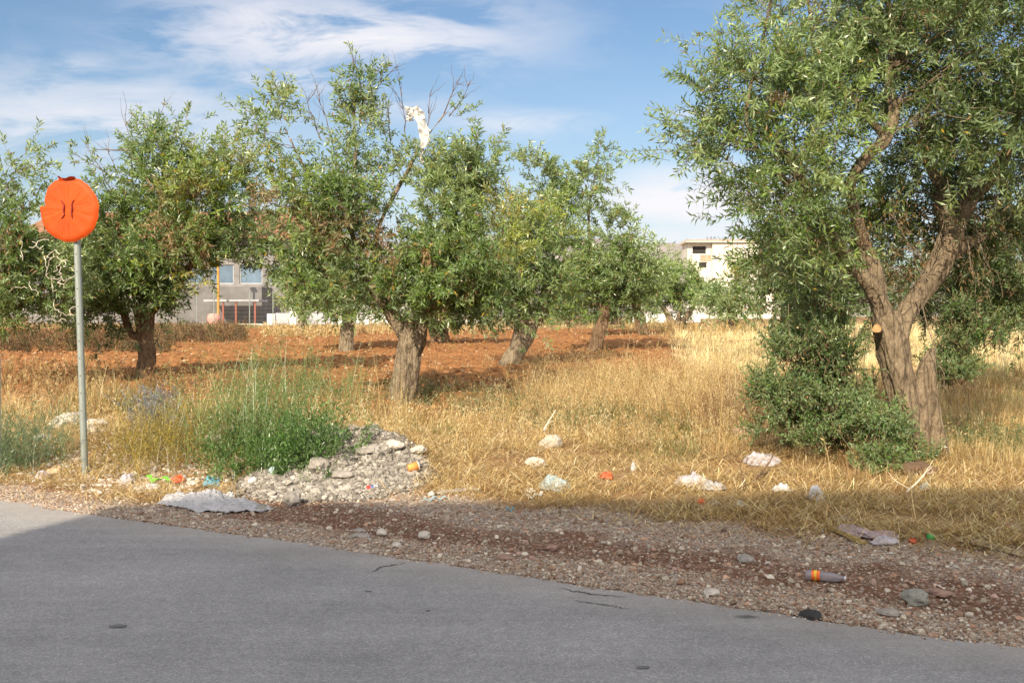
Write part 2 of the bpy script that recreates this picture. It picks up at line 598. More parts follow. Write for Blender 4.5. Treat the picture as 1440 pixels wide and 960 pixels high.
GRAVC = [(0.379, 0.318, 0.24), (0.451, 0.397, 0.312), (0.325, 0.247, 0.184), (0.271, 0.168, 0.112), (0.523, 0.476, 0.392), (0.343, 0.229, 0.16), (0.199, 0.132, 0.088), (0.379, 0.247, 0.168)]
X, Y = scatter_view(260000, 4.0, 10.0)
s_ = sdist(X, Y)
gwX = gravel_w(X) + (fbm(X * 2, Y * 2, 0, 11) - .5) * .5
bandX = np.clip(1 - sst(.28, .5, s_ + (fbm(X * 3, Y * 3, 0, 12) - .5) * .4) + sst(.85, 1.15, s_ + (fbm(X * 2.2, Y * 2.2, 0, 13) - .5) * .7) * .7, 0.0, 1)
eo = (fbm((NY * X - NX * Y) * 2.2, 0, 0, 31, 5, .6) - .5) * .16
keep = (s_ > eo - .02 - .10 * rng.random(len(X)) ** 4) & (s_ < gwX + .2) & (rng.random(len(X)) < (.13 + .75 * bandX) * (.45 + .9 * fbm(X * 4, Y * 4, 0, 15, 3)))
X, Y, bandX, s_ = X[keep], Y[keep], bandX[keep], s_[keep]
r = .0028 + .009 * rng.random(len(X)) ** 5 + .0035 * rng.random(len(X))
r = r * (1 + .5 * (rng.random(len(X)) < .03) * 2)
Z = np.where(s_ < eo[keep], .003, height(X, Y)) + r * .15
Vp, Fp, Cp = pebbles(np.column_stack([X, Y, Z]), r, palette(len(X), GRAVC))
tag(mesh('gravel', Vp, Fp, M_STONE, col=Cp), 'loose pale and brown gravel strewn along the edge of the asphalt', 'gravel', kind='stuff')

# clods of the ploughed field
X, Y = scatter_view(60000, 15, 58, .58, 1.4)
rm = red_mask(X, Y)
keep = rng.random(len(X)) < rm
X, Y = X[keep], Y[keep]
r = (.012 + .036 * rng.random(len(X)) ** 4) * (.7 + Y / 40)
Vp, Fp, Cp = pebbles(np.column_stack([X, Y, height(X, Y) + r * .2]), r, palette(len(X), [(.24, .112, .043), (.29, .142, .056), (.16, .072, .029), (.31, .17, .075), (.26, .125, .05), (.36, .26, .16)]))
tag(mesh('soil_clods', Vp, Fp, M_STONE, col=Cp), 'rust red clods of earth lying over the ploughed field', 'soil clods', kind='stuff')


# ------------------------------------------------------------------ bark, trunks
def bark_mat(name, lo, mid_, hi):
    m, t, out = new_mat(name)
    co = obj_co(t)
    st = t.map(co, (1, 1, .45))
    n1 = t.noise(st, 18, 8, .72, .8)
    n2 = t.noise(co, 3, 4)
    vr = t.vor(t.map(co, (1, 1, .35)), 30, 'DISTANCE_TO_EDGE')
    c = t.ramp(n1, [(.28, lo), (.5, mid_), (.75, hi)])
    c = t.mix(t.ramp(n2, [(.4, 0.), (.7, .45)]), c, hi)
    c = t.mix(t.ramp(vr, [(0., .55), (.05, 0.)]), c, lo)
    fis = t.vor(t.map(co, (1, 1, .16), loc=(3, 1, 0)), 11, 'DISTANCE_TO_EDGE')
    c = t.mix(t.ramp(t.math('ADD', fis, t.math('MULTIPLY', n1, .08)), [(.03, .8), (.12, 0.)]), c, lo)
    bsdf(t, out, c, .92, .2, t.math('ADD', t.math('ADD', n1, t.math('MULTIPLY', vr, .7)), t.math('MULTIPLY', fis, 1.5)), 1.0, .03)
    return m


M_BARK = bark_mat('olive bark', (.06, .045, .03), (.23, .18, .12), (.40, .33, .24))
M_BARKD = bark_mat('dark bark', (.07, .045, .03), (.17, .11, .065), (.28, .19, .115))
M_BARKR = bark_mat('warm bark', (.055, .040, .026), (.20, .152, .10), (.33, .26, .17))


def cr(pts, n):
    """Catmull-Rom through rows of pts"""
    pts = np.asarray(pts, float)
    p = np.vstack([2 * pts[0] - pts[1], pts, 2 * pts[-1] - pts[-2]])
    out = []
    segs = len(pts) - 1
    for t in np.linspace(0, segs - 1e-6, n):
        i = int(t); f = t - i
        a, b, c, d = p[i], p[i + 1], p[i + 2], p[i + 3]
        out.append(.5 * ((2 * b) + (-a + c) * f + (2 * a - 5 * b + 4 * c - d) * f * f + (-a + 3 * b - 3 * c + d) * f ** 3))
    return np.array(out)


def trunk_mesh(paths, seed, sides=28, flute=.24):
    """closed fluted tubes; each path rows (x,y,z,r)"""
    parts = []
    for k, pth in enumerate(paths):
        n = max(10, 6 * len(pth))
        c = cr(pth, n)
        P, R = c[:, :3], np.maximum(c[:, 3], .006)
        T = unit(np.gradient(P, axis=0))
        ref = np.array([0, 1.0, 0]) if abs(T[0, 1]) < .8 else np.array([1.0, 0, 0])
        A = unit(np.cross(T, ref)); B = np.cross(T, A)
        th = np.arange(sides) * 2 * np.pi / sides
        arc = np.concatenate([[0], np.cumsum(np.linalg.norm(np.diff(P, axis=0), axis=1))])
        tw = th[None] + arc[:, None] * .5
        fl = flute * min(1, R.max() / .1)
        rr = R[:, None] * (1 + fl * 1.6 * (fbm(np.cos(tw) * 1.6 + 5, np.sin(tw) * 1.6 + 5, arc[:, None] * 1.1, seed + k, 3) - .5) * 2
                           + fl * .7 * (fbm(np.cos(tw) * 5, np.sin(tw) * 5, arc[:, None] * 2.2, seed + 7 + k, 2) - .5) * 2)
        V = P[:, None] + rr[..., None] * (np.cos(th)[None, :, None] * A[:, None] + np.sin(th)[None, :, None] * B[:, None])
        V = V.reshape(-1, 3)
        base = np.arange(n - 1)[:, None] * sides
        j = np.arange(sides); j2 = (j + 1) % sides
        q = np.stack([base + j, base + j2, base + sides + j2, base + sides + j], -1).reshape(-1, 4)
        V = np.vstack([V, P[0], P[-1]])
        c0, c1 = n * sides, n * sides + 1
        t0 = np.stack([np.full(sides, c0), j2, j], -1)
        t1 = np.stack([np.full(sides, c1), (n - 1) * sides + j, (n - 1) * sides + j2], -1)
        parts.append((V, [q, np.concatenate([t0, t1])]))
    return merge(parts)


def remesh(o, vox):
    md = o.modifiers.new('r', 'REMESH')
    md.mode = 'VOXEL'
    md.voxel_size = vox
    dg = bpy.context.evaluated_depsgraph_get()
    me = bpy.data.meshes.new_from_object(o.evaluated_get(dg))
    o.modifiers.clear()
    old = o.data
    me.materials.clear()
    me.materials.append(old.materials[0])
    n = len(me.vertices)
    co = np.empty(n * 3, np.float32); me.vertices.foreach_get('co', co); co = co.reshape(-1, 3)
    nm = np.empty(n * 3, np.float32); me.vertices.foreach_get('normal', nm); nm = nm.reshape(-1, 3)
    d = (fbm(co[:, 0] * 9, co[:, 1] * 9, co[:, 2] * 2.5, 77, 4, .6) - .5) * vox * 1.6
    d += (fbm(co[:, 0] * 4.5 + 3, co[:, 1] * 4.5, co[:, 2] * 3.2, 78, 3, .6) - .5) * vox * 3.4
    me.vertices.foreach_set('co', (co + nm * d[:, None]).ravel())
    me.polygons.foreach_set('use_smooth', np.ones(len(me.polygons), bool))
    me.update()
    o.data = me
    bpy.data.meshes.remove(old)


GREENS = [(0.141, 0.22, 0.037), (0.114, 0.195, 0.036), (0.174, 0.25, 0.052), (0.093, 0.156, 0.031), (0.201, 0.264, 0.07), (0.148, 0.213, 0.056)]
GREY = [(0.206, 0.277, 0.098), (0.175, 0.251, 0.078), (0.232, 0.298, 0.117), (0.141, 0.218, 0.063), (0.258, 0.317, 0.126)]
YELL = [(0.224, 0.277, 0.043), (0.273, 0.303, 0.043), (0.174, 0.253, 0.043), (0.324, 0.284, 0.054), (0.199, 0.265, 0.05)]
BROWN = [(.28, .17, .08), (.34, .23, .12), (.20, .12, .06), (.25, .16, .09)]
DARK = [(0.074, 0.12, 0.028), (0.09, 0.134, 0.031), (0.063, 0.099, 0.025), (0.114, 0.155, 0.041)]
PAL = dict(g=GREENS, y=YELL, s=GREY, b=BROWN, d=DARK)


def crown(blobs, Y0, limbs, leaf=(.075, .016), lai=2.6, cl_r=.34, up=.45, nper=22, accent=.02, parent=None, bark=M_BARK, twig_r=1.0, mat=None, yellow=.012, tw=.15):
    """olive crown. blobs rows: px, py, rx, ry (photo pixels at the depth of the tree), depth offset m, depth radius m, palette key, density"""
    TP, TD, TL, TC = [], [], [], []
    tub_s, tub_e = [], []
    LP = np.concatenate([cr(l, 12)[:, :3] for l in limbs])
    larea = leaf[0] * leaf[1] * .5
    for (bx, by, rx, ry, dy, dr, pk, den) in blobs:
        Yb = Y0 + dy
        c = P3(bx, by, Yb)
        R = np.array([rx / F * Yb, dr, ry / F * Yb]) * .84
        nl = int(2.35 * lai * den * math.pi * R[0] * R[2] / larea)
        nt = max(6, nl // nper)
        ncl = max(2, int(nt / 17))
        # clusters, spread out to the skin of the blob
        d = unit(rng.normal(size=(ncl, 3)))
        rr = rng.random(ncl) ** .42
        C = c + d * R * rr[:, None] * (1 + .15 * rng.normal(size=(ncl, 1)))
        clr = cl_r * (.40 + .8 * rng.random(ncl))
        tub_e.append(C)
        k = rng.integers(0, ncl, nt)
        off = rng.normal(size=(nt, 3)) * .62
        B = C[k] + off * clr[k][:, None]
        outw = unit((B - c) / np.maximum(R, .1))
        D = unit(outw * .8 + unit(off) * .5 + rng.normal(size=(nt, 3)) * .35 + np.array([0, 0, up]) * (1 if up else 0))
        TP.append(B); TD.append(D)
        TL.append(np.full(nt, 1.0) * (.55 + .9 * rng.random(nt)))
        pal = np.array(PAL[pk])
        pc = pal[rng.integers(0, len(pal), ncl)][k]
        pc = pc * (1 + rng.normal(size=(nt, 1)) * .12)
        TC.append(pc)
    TP, TD, TL, TC = map(np.concatenate, (TP, TD, TL, TC))
    nt = len(TP)
    L = leaf[0] * nper * tw * TL
    # twigs bend over a little
    m = nper
    f = np.linspace(.08, 1, m)[None, :, None]
    droop = np.array([0, 0, -1.0]) * (.10 * rng.random(nt))[:, None]
    pos = TP[:, None] + TD[:, None] * (L[:, None, None] * f) + droop[:, None] * (L[:, None, None] * f ** 2)
    tn = unit(TD[:, None] + 2 * droop[:, None] * f)
    perp = unit(np.cross(tn, rng.normal(size=(nt, 1, 3))))
    perp2 = np.cross(tn, perp)
    alt = (np.arange(m) % 4)
    sgn = np.where(alt % 2 == 0, 1.0, -1.0)[None, :, None]
    pp = np.where((alt < 2)[None, :, None], perp, perp2) * sgn
    ld = unit(tn * .70 + pp * .85 + rng.normal(size=(nt, m, 3)) * .30)
    n = nt * m
    cc = np.repeat(TC, m, 0) * (1 + rng.normal(size=(n, 1)) * .13)
    br = rng.random(n)
    bi = br < accent
    cc[bi] = np.array(BROWN)[rng.integers(0, 4, bi.sum())]
    yi = (br > 1 - yellow)
    cc[yi] = np.array([.40, .27, .03])
    ll = leaf[0] * (.65 + .7 * rng.random(n))
    Vl, Fl = leaves(pos.reshape(-1, 3), ld.reshape(-1, 3), ll, leaf[1] * (.8 + .5 * rng.random(n)))
    co_ = mesh('crown', Vl, Fl, mat or M_LEAF, parent, np.repeat(np.clip(cc, .01, .8), 4, 0))
    # twigs and the small branches that carry the clusters
    E = np.concatenate(tub_e)
    dist = ((E[:, None] - LP[None]) ** 2).sum(-1) + 1.5 * np.maximum(0, LP[None, :, 2] - E[:, None, 2])
    Sx = LP[np.argmin(dist, 1)]
    mid = (Sx + E) / 2 + rng.normal(size=E.shape) * .10 + np.array([0, 0, .05])
    q1 = Sx * .7 + mid * .3 + rng.normal(size=E.shape) * .03
    PT = np.stack([Sx, q1, mid, mid * .4 + E * .6 + rng.normal(size=E.shape) * .03, E], 1)
    ln = np.linalg.norm(E - Sx, axis=1)
    R_ = (np.array([1, .8, .6, .4, .22])[None] * (.004 + .0055 * ln)[:, None]) * twig_r
    Vb, Fb = tubes(PT, R_, 5)
    TT = np.stack([TP - TD * .05, pos[:, m // 2], pos[:, -1]], 1)
    Vt, Ft = tubes(TT, np.tile([[.0028, .002, .001]], (nt, 1)) * twig_r, 3)
    Vx, Fx = merge([(Vb, Fb), (Vt, Ft)])
    mesh('branches', Vx, Fx, bark, parent)
    return co_


def tree(label, Y0, paths, blobs, bark=M_BARK, vox=.02, name='olive_tree', group='olive trees in the grove', tr=.80, **kw):
    """paths in photo pixels at this depth: rows (px, py, depth offset, radius m)"""
    W = []
    for p in paths:
        W.append(np.array([[*P3(a, b, Y0 + d), r * (tr if len(W) or i_ else tr * .8)] for i_, (a, b, d, r) in enumerate(p)]))
    b0 = W[0][0]
    t = empty(name, (0, 0, 0), label, 'olive tree', group)
    loc = Vector((b0[0], b0[1], float(height(b0[:1], b0[1:2])[0])))
    # flare the foot into the ground
    Vt, Ft = trunk_mesh(W, int(Y0 * 10))
    Vt = Vt - np.array(loc)
    o = mesh('trunk', Vt, Ft, bark, t, smooth=True)
    if vox: remesh(o, vox)
    c = crown(blobs, Y0, W[1:] if len(W) > 1 else W, parent=t, bark=bark, **kw)
    for ch in t.children:
        if ch.name.split('.')[0] in ('crown', 'branches'):
            ch.data.transform(__import__('mathutils').Matrix.Translation(-loc))
    t.location = loc
    return t


def add_child_world(t, name, V, Fq, mat, col=None, smooth=False, label=None):
    o = mesh(name, V - np.array(t.location), Fq, mat, t, col, smooth)
    if label: o['label'] = label
    return o


def bare_twigs(t, Y0, starts, n=6, bark=M_BARKD, spread=.5, rr=.006):
    """leafless shoots standing out of a crown: starts rows (px,py,px2,py2,dy)"""
    for (a, b, c, d, dy) in starts:
        PT, RR = [], []
        s, e = P3(a, b, Y0 + dy), P3(c, d, Y0 + dy)
        L = np.linalg.norm(e - s)
        main = np.linspace(0, 1, 7)[:, None] * (e - s) + s + np.cumsum(rng.normal(size=(7, 3)) * L * .022, 0)
        PT.append(main); RR.append(np.linspace(rr, rr * .25, 7))
        for k in range(n):
            i = rng.integers(1, 6)
            dv = unit(unit(e - s) + rng.normal(size=3) * spread)
            l2 = L * (.18 + .3 * rng.random())
            sub = main[i] + dv * np.linspace(0, 1, 7)[:, None] * l2 + np.cumsum(rng.normal(size=(7, 3)) * l2 * .03, 0)
            PT.append(sub); RR.append(np.linspace(rr * .5, rr * .15, 7))
        V, Fq = tubes(np.array(PT), np.array(RR), 4)
        add_child_world(t, 'bare_twig', V, Fq, bark)


def hanging(t, Y0, spots, pal=BROWN, leaf=(.09, .02), n=60, name='withered_sprays'):
    """dead, curled leaf sprays: rows (px,py,rx,ry,dy)"""
    P, D = [], []
    for (a, b, rx, ry, dy) in spots:
        c = P3(a, b, Y0 + dy)
        k = n
        q = c + rng.normal(size=(k, 3)) * np.array([rx / F * Y0, .08, ry / F * Y0]) * .55
        P.append(q)
        D.append(unit(rng.normal(size=(k, 3)) * .45 + np.array([0, 0, -1.0])))
    P, D = np.concatenate(P), np.concatenate(D)
    V, Fq = leaves(P, D, leaf[0] * (.6 + rng.random(len(P))), leaf[1], .25)
    return add_child_world(t, name, V, Fq, M_STRAW, np.repeat(palette(len(P), pal), 4, 0))


# ---- the big olive beside the road
Yb = 9.4
big = tree('large olive with a forked bare trunk and pale sawn stub, standing nearest the road', Yb,
     [[(1292, 680, .1, .30), (1288, 625, .05, .215), (1278, 575, 0, .165), (1264, 520, 0, .150), (1252, 468, 0, .150), (1244, 440, 0, .125)],
      [(1252, 475, 0, .12), (1238, 425, -.05, .105), (1222, 398, -.1, .095), (1202, 375, -.15, .082), (1182, 348, -.2, .07), (1160, 310, -.3, .045), (1125, 250, -.4, .032), (1080, 180, -.5, .02)],
      [(1236, 415, -.05, .09), (1228, 380, .05, .085), (1214, 345, .1, .07), (1206, 310, .0, .06), (1196, 262, -.15, .055), (1215, 225, -.25, .055), (1245, 195, -.25, .055), (1258, 160, -.2, .05), (1250, 110, .0, .04), (1258, 40, .5, .03), (1230, -40, .6, .02)],
      [(1258, 480, 0, .12), (1275, 440, .1, .105), (1300, 404, .2, .105), (1324, 366, .3, .115), (1340, 320, .35, .11), (1345, 290, .4, .09)],
      [(1340, 330, .35, .10), (1325, 295, .35, .07), (1322, 262, .4, .06), (1300, 200, .5, .05), (1310, 120, .7, .04), (1330, 20, .9, .03)],
      [(1345, 310, .35, .10), (1366, 275, .4, .08), (1388, 255, .5, .06), (1420, 200, .6, .05), (1440, 100, .8, .04), (1450, 0, 1, .03)],
      [(1330, 360, .3, .08), (1385, 330, .6, .06), (1450, 290, .9, .05), (1500, 200, 1.2, .04)],
      [(1245, 195, .3, .04), (1210, 150, .2, .035), (1150, 80, .1, .03), (1140, 20, 0, .022), (1120, -60, 0, .015)],
      [(1150, 290, -.3, .04), (1090, 240, -.5, .03), (1050, 170, -.6, .02), (1072, 60, -.6, .015), (1090, -20, -.6, .01)],
      [(1312, 672, -.05, .19), (1306, 600, -.05, .135), (1302, 550, -.02, .11), (1303, 520, 0, .085), (1308, 500, .02, .045), (1311, 490, .02, .02)]],
     [(1045, 130, 72, 62, -.5, .7, 's', .75), (1010, 150, 42, 50, -.6, .5, 's', .6), (1045, 215, 62, 45, -.5, .7, 'g', .95), (990, 205, 38, 16, -.7, .25, 's', .55), (1095, 265, 62, 55, -.5, .8, 'g', 1.1),
      (1125, 335, 58, 50, -.4, .8, 'g', 1.0), (1110, 372, 38, 32, -.1, .7, 'd', 1.0), (1140, 400, 45, 34, .9, .6, 'd', .9),
      (1120, 180, 66, 68, -.3, 1.0, 'g', 1.1), (1060, 45, 42, 45, -.3, .6, 's', .55), (1125, 110, 60, 40, 0, .8, 's', .6), (1180, 285, 60, 55, 1.1, .5, 'g', .8),
      (1205, 115, 75, 75, 1.1, .8, 'd', 1.1), (1190, 10, 80, 60, .2, 1.1, 's', .6), (1290, 70, 85, 80, 0, 1.3, 'd', 1.0), (1290, -30, 110, 60, .1, 1.4, 'g', .8), (1400, 70, 90, 90, -.2, 1.4, 'd', 1.0),
      (1400, -50, 110, 70, 0, 1.4, 'g', .8), (1345, 175, 66, 56, -.2, .8, 'd', .9), (1290, 250, 50, 40, 1.1, .6, 'd', .9), (1420, 190, 70, 70, -.3, 1.2, 'd', 1.0), (1500, 150, 90, 140, .2, 1.5, 'g', .8),
      (1280, 230, 50, 50, .9, .6, 'd', .9), (1230, 330, 60, 40, .9, .6, 'd', .7), (1430, 290, 50, 50, .5, .7, 'd', .6), (1440, 370, 50, 50, .8, .7, 'd', .8), (1300, 300, 60, 40, 1.2, .6, 'd', .7), (1380, 340, 60, 40, 1.1, .6, 'd', .6), (1300, 350, 60, 50, .9, .5, 'b', .35), (1400, 330, 40, 50, .2, .4, 'b', .3),
      (1180, -90, 150, 70, .3, 1.5, 's', .4), (1400, -150, 200, 80, .2, 1.7, 'g', .5)],
     bark=M_BARKR, vox=.014, tr=1., leaf=(.084, .0165), lai=2.6, nper=22, cl_r=.30, up=.3, accent=.035, yellow=.008, group='olive trees in the grove')
# sucker shoots round its foot
def shoots(t, Y0, blobs, n_per_m2, leaf, hgt, pal, name='sucker_shoots', spread=.35, nl=26, mat=None, clear=None):
    P, D, H = [], [], []
    for (bx, by, rx, ry, dy, dr) in blobs:
        c = P3(bx, by, Y0 + dy)
        rxm, rzm = rx / F * (Y0 + dy), ry / F * (Y0 + dy)
        n = int(n_per_m2 * rxm * rzm * 4)
        q = rng.normal(size=(n, 3)) * .5
        ns_ = max(3, n // 22)
        qc = rng.normal(size=(ns_, 3)) * .55
        q = qc[rng.integers(0, ns_, n)] + rng.normal(size=(n, 3)) * .14
        p = c + q * np.array([rxm, dr, rzm])
        P.append(p); D.append(unit(np.array([0, 0, 1.0]) + rng.normal(size=(n, 3)) * spread + np.column_stack([q[:, 0] * .5, q[:, 1] * .5, q[:, 0] * 0])))
        H.append(hgt * (.5 + .8 * rng.random(n)))
    P, D, H = map(np.concatenate, (P, D, H))
    if clear is not None:                 # the trunk itself stays bare here
        k_ = ~((P[:, 0] > clear[0]) & (P[:, 0] < clear[1]) & (P[:, 2] + H > clear[2]))
        P, D, H = P[k_], D[k_], H[k_]
    n = len(P)
    f = np.linspace(0, 1, nl)[None, :, None]
    pos = P[:, None] + D[:, None] * H[:, None, None] * f
    ld = unit(D[:, None] * .7 + rng.normal(size=(n, nl, 3)) * .7)
    Vl, Fl = leaves(pos.reshape(-1, 3), ld.reshape(-1, 3), leaf[0] * (.6 + .8 * rng.random(n * nl)), leaf[1])
    cc = np.repeat(palette(n, pal), nl, 0) * (1 + rng.normal(size=(n * nl, 1)) * .15)
    add_child_world(t, name, Vl, Fl, mat or M_LEAF, np.repeat(np.clip(cc, .01, .8), 4, 0))
    V, Fq = tubes(np.stack([P - D * H[:, None] * .3, P + D * H[:, None] * .4, P + D * H[:, None]], 1), np.tile([[.004, .003, .0015]], (n, 1)), 3)
    add_child_world(t, name[:-1] + '_stems' if name.endswith('s') else name + '_stems', V, Fq, M_BARKD)


shoots(big, Yb, [(1160, 490, 62, 55, .2, .5), (1185, 560, 60, 45, 0, .4), (1125, 545, 50, 50, .1, .4), (1110, 490, 30, 30, .2, .3), (1235, 610, 45, 42, -.4, .22), (1235, 655, 40, 26, -.45, .18), (1272, 635, 40, 28, -.45, .15), (1100, 590, 40, 30, .1, .3), (1150, 620, 50, 25, 0, .3),
                 (1185, 470, 34, 30, .5, .3), (1345, 470, 45, 45, .5, .5), (1350, 520, 45, 25, .4, .4), (1375, 440, 50, 40, .8, .4), (1240, 540, 25, 40, .45, .2)],
       500, (.040, .014), .25, [(.10, .19, .045), (.13, .21, .055), (.15, .22, .07), (.08, .15, .035), (.17, .20, .07)], nl=26, spread=.62, clear=((1205 - 720) / F * Yb, (1300 - 720) / F * Yb, P3(0, 520, Yb)[2]))
hanging(big, Yb, [(1290, 340, 30, 50, -.1), (1390, 300, 20, 40, -.1), (1215, 330, 15, 25, -.3), (1260, 290, 30, 30, -.2), (1370, 380, 25, 40, 0), (1150, 330, 15, 30, -.6), (1300, 20, 20, 20, -.6), (1095, 135, 10, 10, -.8)], leaf=(.06, .010), n=70)
bare_twigs(big, Yb, [(1250, 300, 1290, 400, -.2), (1330, 300, 1290, 390, 0), (1370, 290, 1395, 400, 0), (1400, 280, 1430, 390, .1), (1350, 290, 1380, 420, 0), (1285, 400, 1310, 540, -.15), (1200, 330, 1160, 420, -.2), (1230, 420, 1200, 520, .2),
                    (1075, 60, 1095, -40, -.6), (1140, 60, 1160, -40, 0), (1180, 180, 1165, 260, -.7), (1240, 210, 1330, 150, -.5)], n=9, bark=M_BARK, spread=.45)
# pale saw cut
cutP = P3(1233, 462, Yb - .205)
th = np.linspace(0, 2 * np.pi, 20, endpoint=False)
m_cut, t_, o_ = new_mat('sawn wood')
co = obj_co(t_)
bsdf(t_, o_, t_.ramp(t_.noise(co, 30, 4), [(.3, (.30, .16, .06)), (.7, (.44, .28, .13))]), .7)
ax = unit(np.array([-.45, -.85, .1])); aA = unit(np.cross(ax, [0, 0, 1.])); aB = np.cross(ax, aA)
rim = lambda r, d: cutP + ax * d + r * (np.cos(th)[:, None] * aA + np.sin(th)[:, None] * aB) * (1 + .08 * np.sin(3 * th)[:, None])
V = np.vstack([rim(.046, -.14), rim(.042, .0), rim(.039, .006), cutP + ax * .006])
k = 20; j = np.arange(k); j2 = (j + 1) % k
add_child_world(big, 'branch_stub', V[:40], np.stack([j, j2, j2 + k, j + k], -1), M_BARKR)
add_child_world(big, 'saw_cut', V[20:], [np.stack([j, j2, j2 + k, j + k], -1), np.stack([j + k, j2 + k, np.full(k, 2 * k)], -1)], m_cut, label='pale orange sawn end of a pruned limb')

# ---- the centre olive
Yc = 15.9
ctr = tree('old olive with a stout pale furrowed trunk and white plastic shreds caught in its top', Yc,
     [[(560, 596, .1, .42), (566, 565, .05, .30), (569, 535, 0, .265), (576, 500, 0, .235), (581, 470, 0, .25), (583, 450, 0, .20)],
      [(570, 470, 0, .17), (555, 448, 0, .15), (542, 425, -.1, .13), (525, 400, -.1, .12), (505, 360, -.1, .07), (490, 300, 0, .045), (500, 230, 0, .03), (498, 160, 0, .018), (508, 110, 0, .008)],
      [(585, 470, 0, .18), (596, 448, 0, .16), (604, 425, 0, .14), (620, 390, 0, .10), (635, 330, .1, .05), (645, 260, .1, .03), (640, 200, .1, .012)],
      [(535, 410, 0, .09), (526, 360, .1, .06), (538, 305, .1, .045), (568, 250, .1, .036), (592, 205, .1, .028), (618, 170, .1, .02), (640, 145, .1, .010)],
      [(510, 370, -.1, .07), (465, 315, -.1, .04), (430, 240, -.2, .026), (395, 170, -.3, .012)],
      [(604, 430, 0, .10), (650, 400, -.1, .07), (690, 350, -.2, .04)],
      [(520, 400, .3, .06), (470, 370, .4, .05), (430, 330, .4, .03)]],
     [(640, 290, 58, 85, -.1, .8, 's', .9), (668, 245, 34, 52, -.1, .5, 's', .8), (600, 245, 24, 45, 0, .4, 's', .5), (640, 375, 85, 50, -.4, .9, 'g', 1.2), (590, 395, 60, 38, -.4, .8, 'g', 1.2), (690, 330, 34, 52, -.2, .6, 'y', .8),
      (525, 395, 55, 35, -.3, .8, 'g', 1.0), (505, 175, 36, 62, 0, .5, 's', .55), (520, 130, 18, 28, 0, .3, 'g', .7), (470, 225, 38, 45, -.1, .6, 's', .4), (385, 150, 30, 34, -.3, .4, 's', .5), (385, 200, 34, 34, -.3, .5, 's', .4),
      (430, 260, 55, 45, -.2, .7, 'y', .7), (490, 280, 55, 50, -.3, .8, 'g', .9), (420, 320, 50, 48, -.2, .8, 'g', .85), (480, 350, 45, 40, .1, .6, 'g', .7), (550, 320, 30, 45, .2, .4, 's', .3), (600, 420, 70, 18, -.3, .6, 'd', .9),
      (660, 430, 40, 18, -.1, .6, 'd', .9), (560, 250, 30, 40, .2, .4, 's', .35), (640, 165, 14, 22, .1, .2, 's', .4), (610, 320, 50, 50, -.5, .5, 'g', .8), (350, 190, 18, 40, -.3, .3, 's', .4), (455, 395, 50, 30, .1, .7, 'g', .9), (645, 415, 60, 28, -.3, .7, 'g', 1.), (400, 290, 40, 40, -.1, .5, 'b', .25), (480, 320, 40, 40, -.6, .3, 'b', .5)],
     vox=.02, leaf=(.105, .027), lai=2.5, nper=16, cl_r=.30, up=.55, accent=.04, yellow=.02)
bare_twigs(ctr, Yc, [(470, 210, 445, 120, 0), (505, 170, 495, 78, 0), (530, 160, 520, 95, 0), (448, 200, 425, 120, 0), (575, 200, 570, 98, .1), (600, 190, 612, 120, .1), (625, 160, 655, 92, .1), (630, 165, 660, 115, .1), (550, 200, 545, 130, 0), (520, 130, 560, 90, 0)], rr=.010, n=7)
hanging(ctr, Yc, [(470, 345, 26, 35, -.5), (500, 330, 20, 30, -.5), (450, 325, 16, 26, -.5), (695, 368, 9, 12, -.8), (550, 370, 8, 22, -.9), (530, 330, 16, 24, -.7), (480, 300, 26, 20, -.7), (600, 360, 8, 18, -.9), (660, 405, 8, 14, -.8), (620, 432, 14, 16, -.6), (440, 300, 30, 20, -.6)], n=110, leaf=(.10, .018))

# ---- olive at the sign
trA = tree('bushy olive with a dark crooked trunk growing behind the road sign', 19.8,
     [[(202, 552, 0, .30), (204, 520, 0, .23), (206, 490, 0, .20), (203, 465, 0, .20), (208, 440, 0, .17)],
      [(205, 470, 0, .15), (196, 440, 0, .13), (215, 400, 0, .10), (225, 340, 0, .08), (230, 260, 0, .05), (228, 180, 0, .02)],
      [(200, 475, 0, .12), (184, 468, 0, .10), (176, 445, 0, .09), (160, 400, 0, .07), (140, 330, 0, .04)],
      [(210, 440, 0, .12), (250, 400, 0, .09), (290, 330, 0, .06), (310, 250, 0, .03)]],
     [(222, 205, 30, 50, 0, .5, 's', .8), (228, 260, 45, 45, 0, .8, 'g', .9), (300, 230, 48, 48, 0, .8, 'y', .9), (275, 275, 50, 40, -.4, .8, 'y', .9), (170, 310, 50, 38, -.1, .8, 'g', .8), (330, 270, 34, 45, 0, .7, 'g', .85),
      (240, 330, 75, 45, -.2, .9, 'g', .9), (190, 370, 70, 40, -.3, .9, 'g', 1.0), (255, 365, 55, 32, -.2, .9, 'y', .9), (345, 335, 44, 32, .2, .8, 'd', 1.0), (375, 362, 26, 24, .3, .6, 'd', .9), (130, 360, 45, 48, 0, .8, 'g', .95),
      (180, 420, 65, 30, -.2, .8, 'g', 1.0), (218, 412, 38, 26, -.3, .7, 'g', .9), (130, 420, 40, 40, .1, .7, 'g', .9), (150, 270, 30, 25, 0, .4, 's', .4), (120, 210, 14, 25, 0, .3, 's', .2), (185, 225, 18, 35, 0, .3, 's', .5), (260, 180, 12, 18, 0, .2, 's', .3), (110, 390, 40, 50, -.2, .7, 'g', .9), (150, 445, 60, 20, 0, .6, 'd', .9), (245, 300, 30, 30, -.7, .3, 'b', .5)],
     bark=M_BARKD, vox=.022, leaf=(.125, .032), lai=2.6, nper=14, cl_r=.32, up=.5, accent=.03, yellow=.03)
bare_twigs(trA, 19.8, [(165, 290, 115, 195, 0), (180, 280, 150, 200, 0), (190, 270, 175, 165, 0), (160, 250, 110, 215, 0), (205, 200, 240, 140, 0)], rr=.011, n=8)
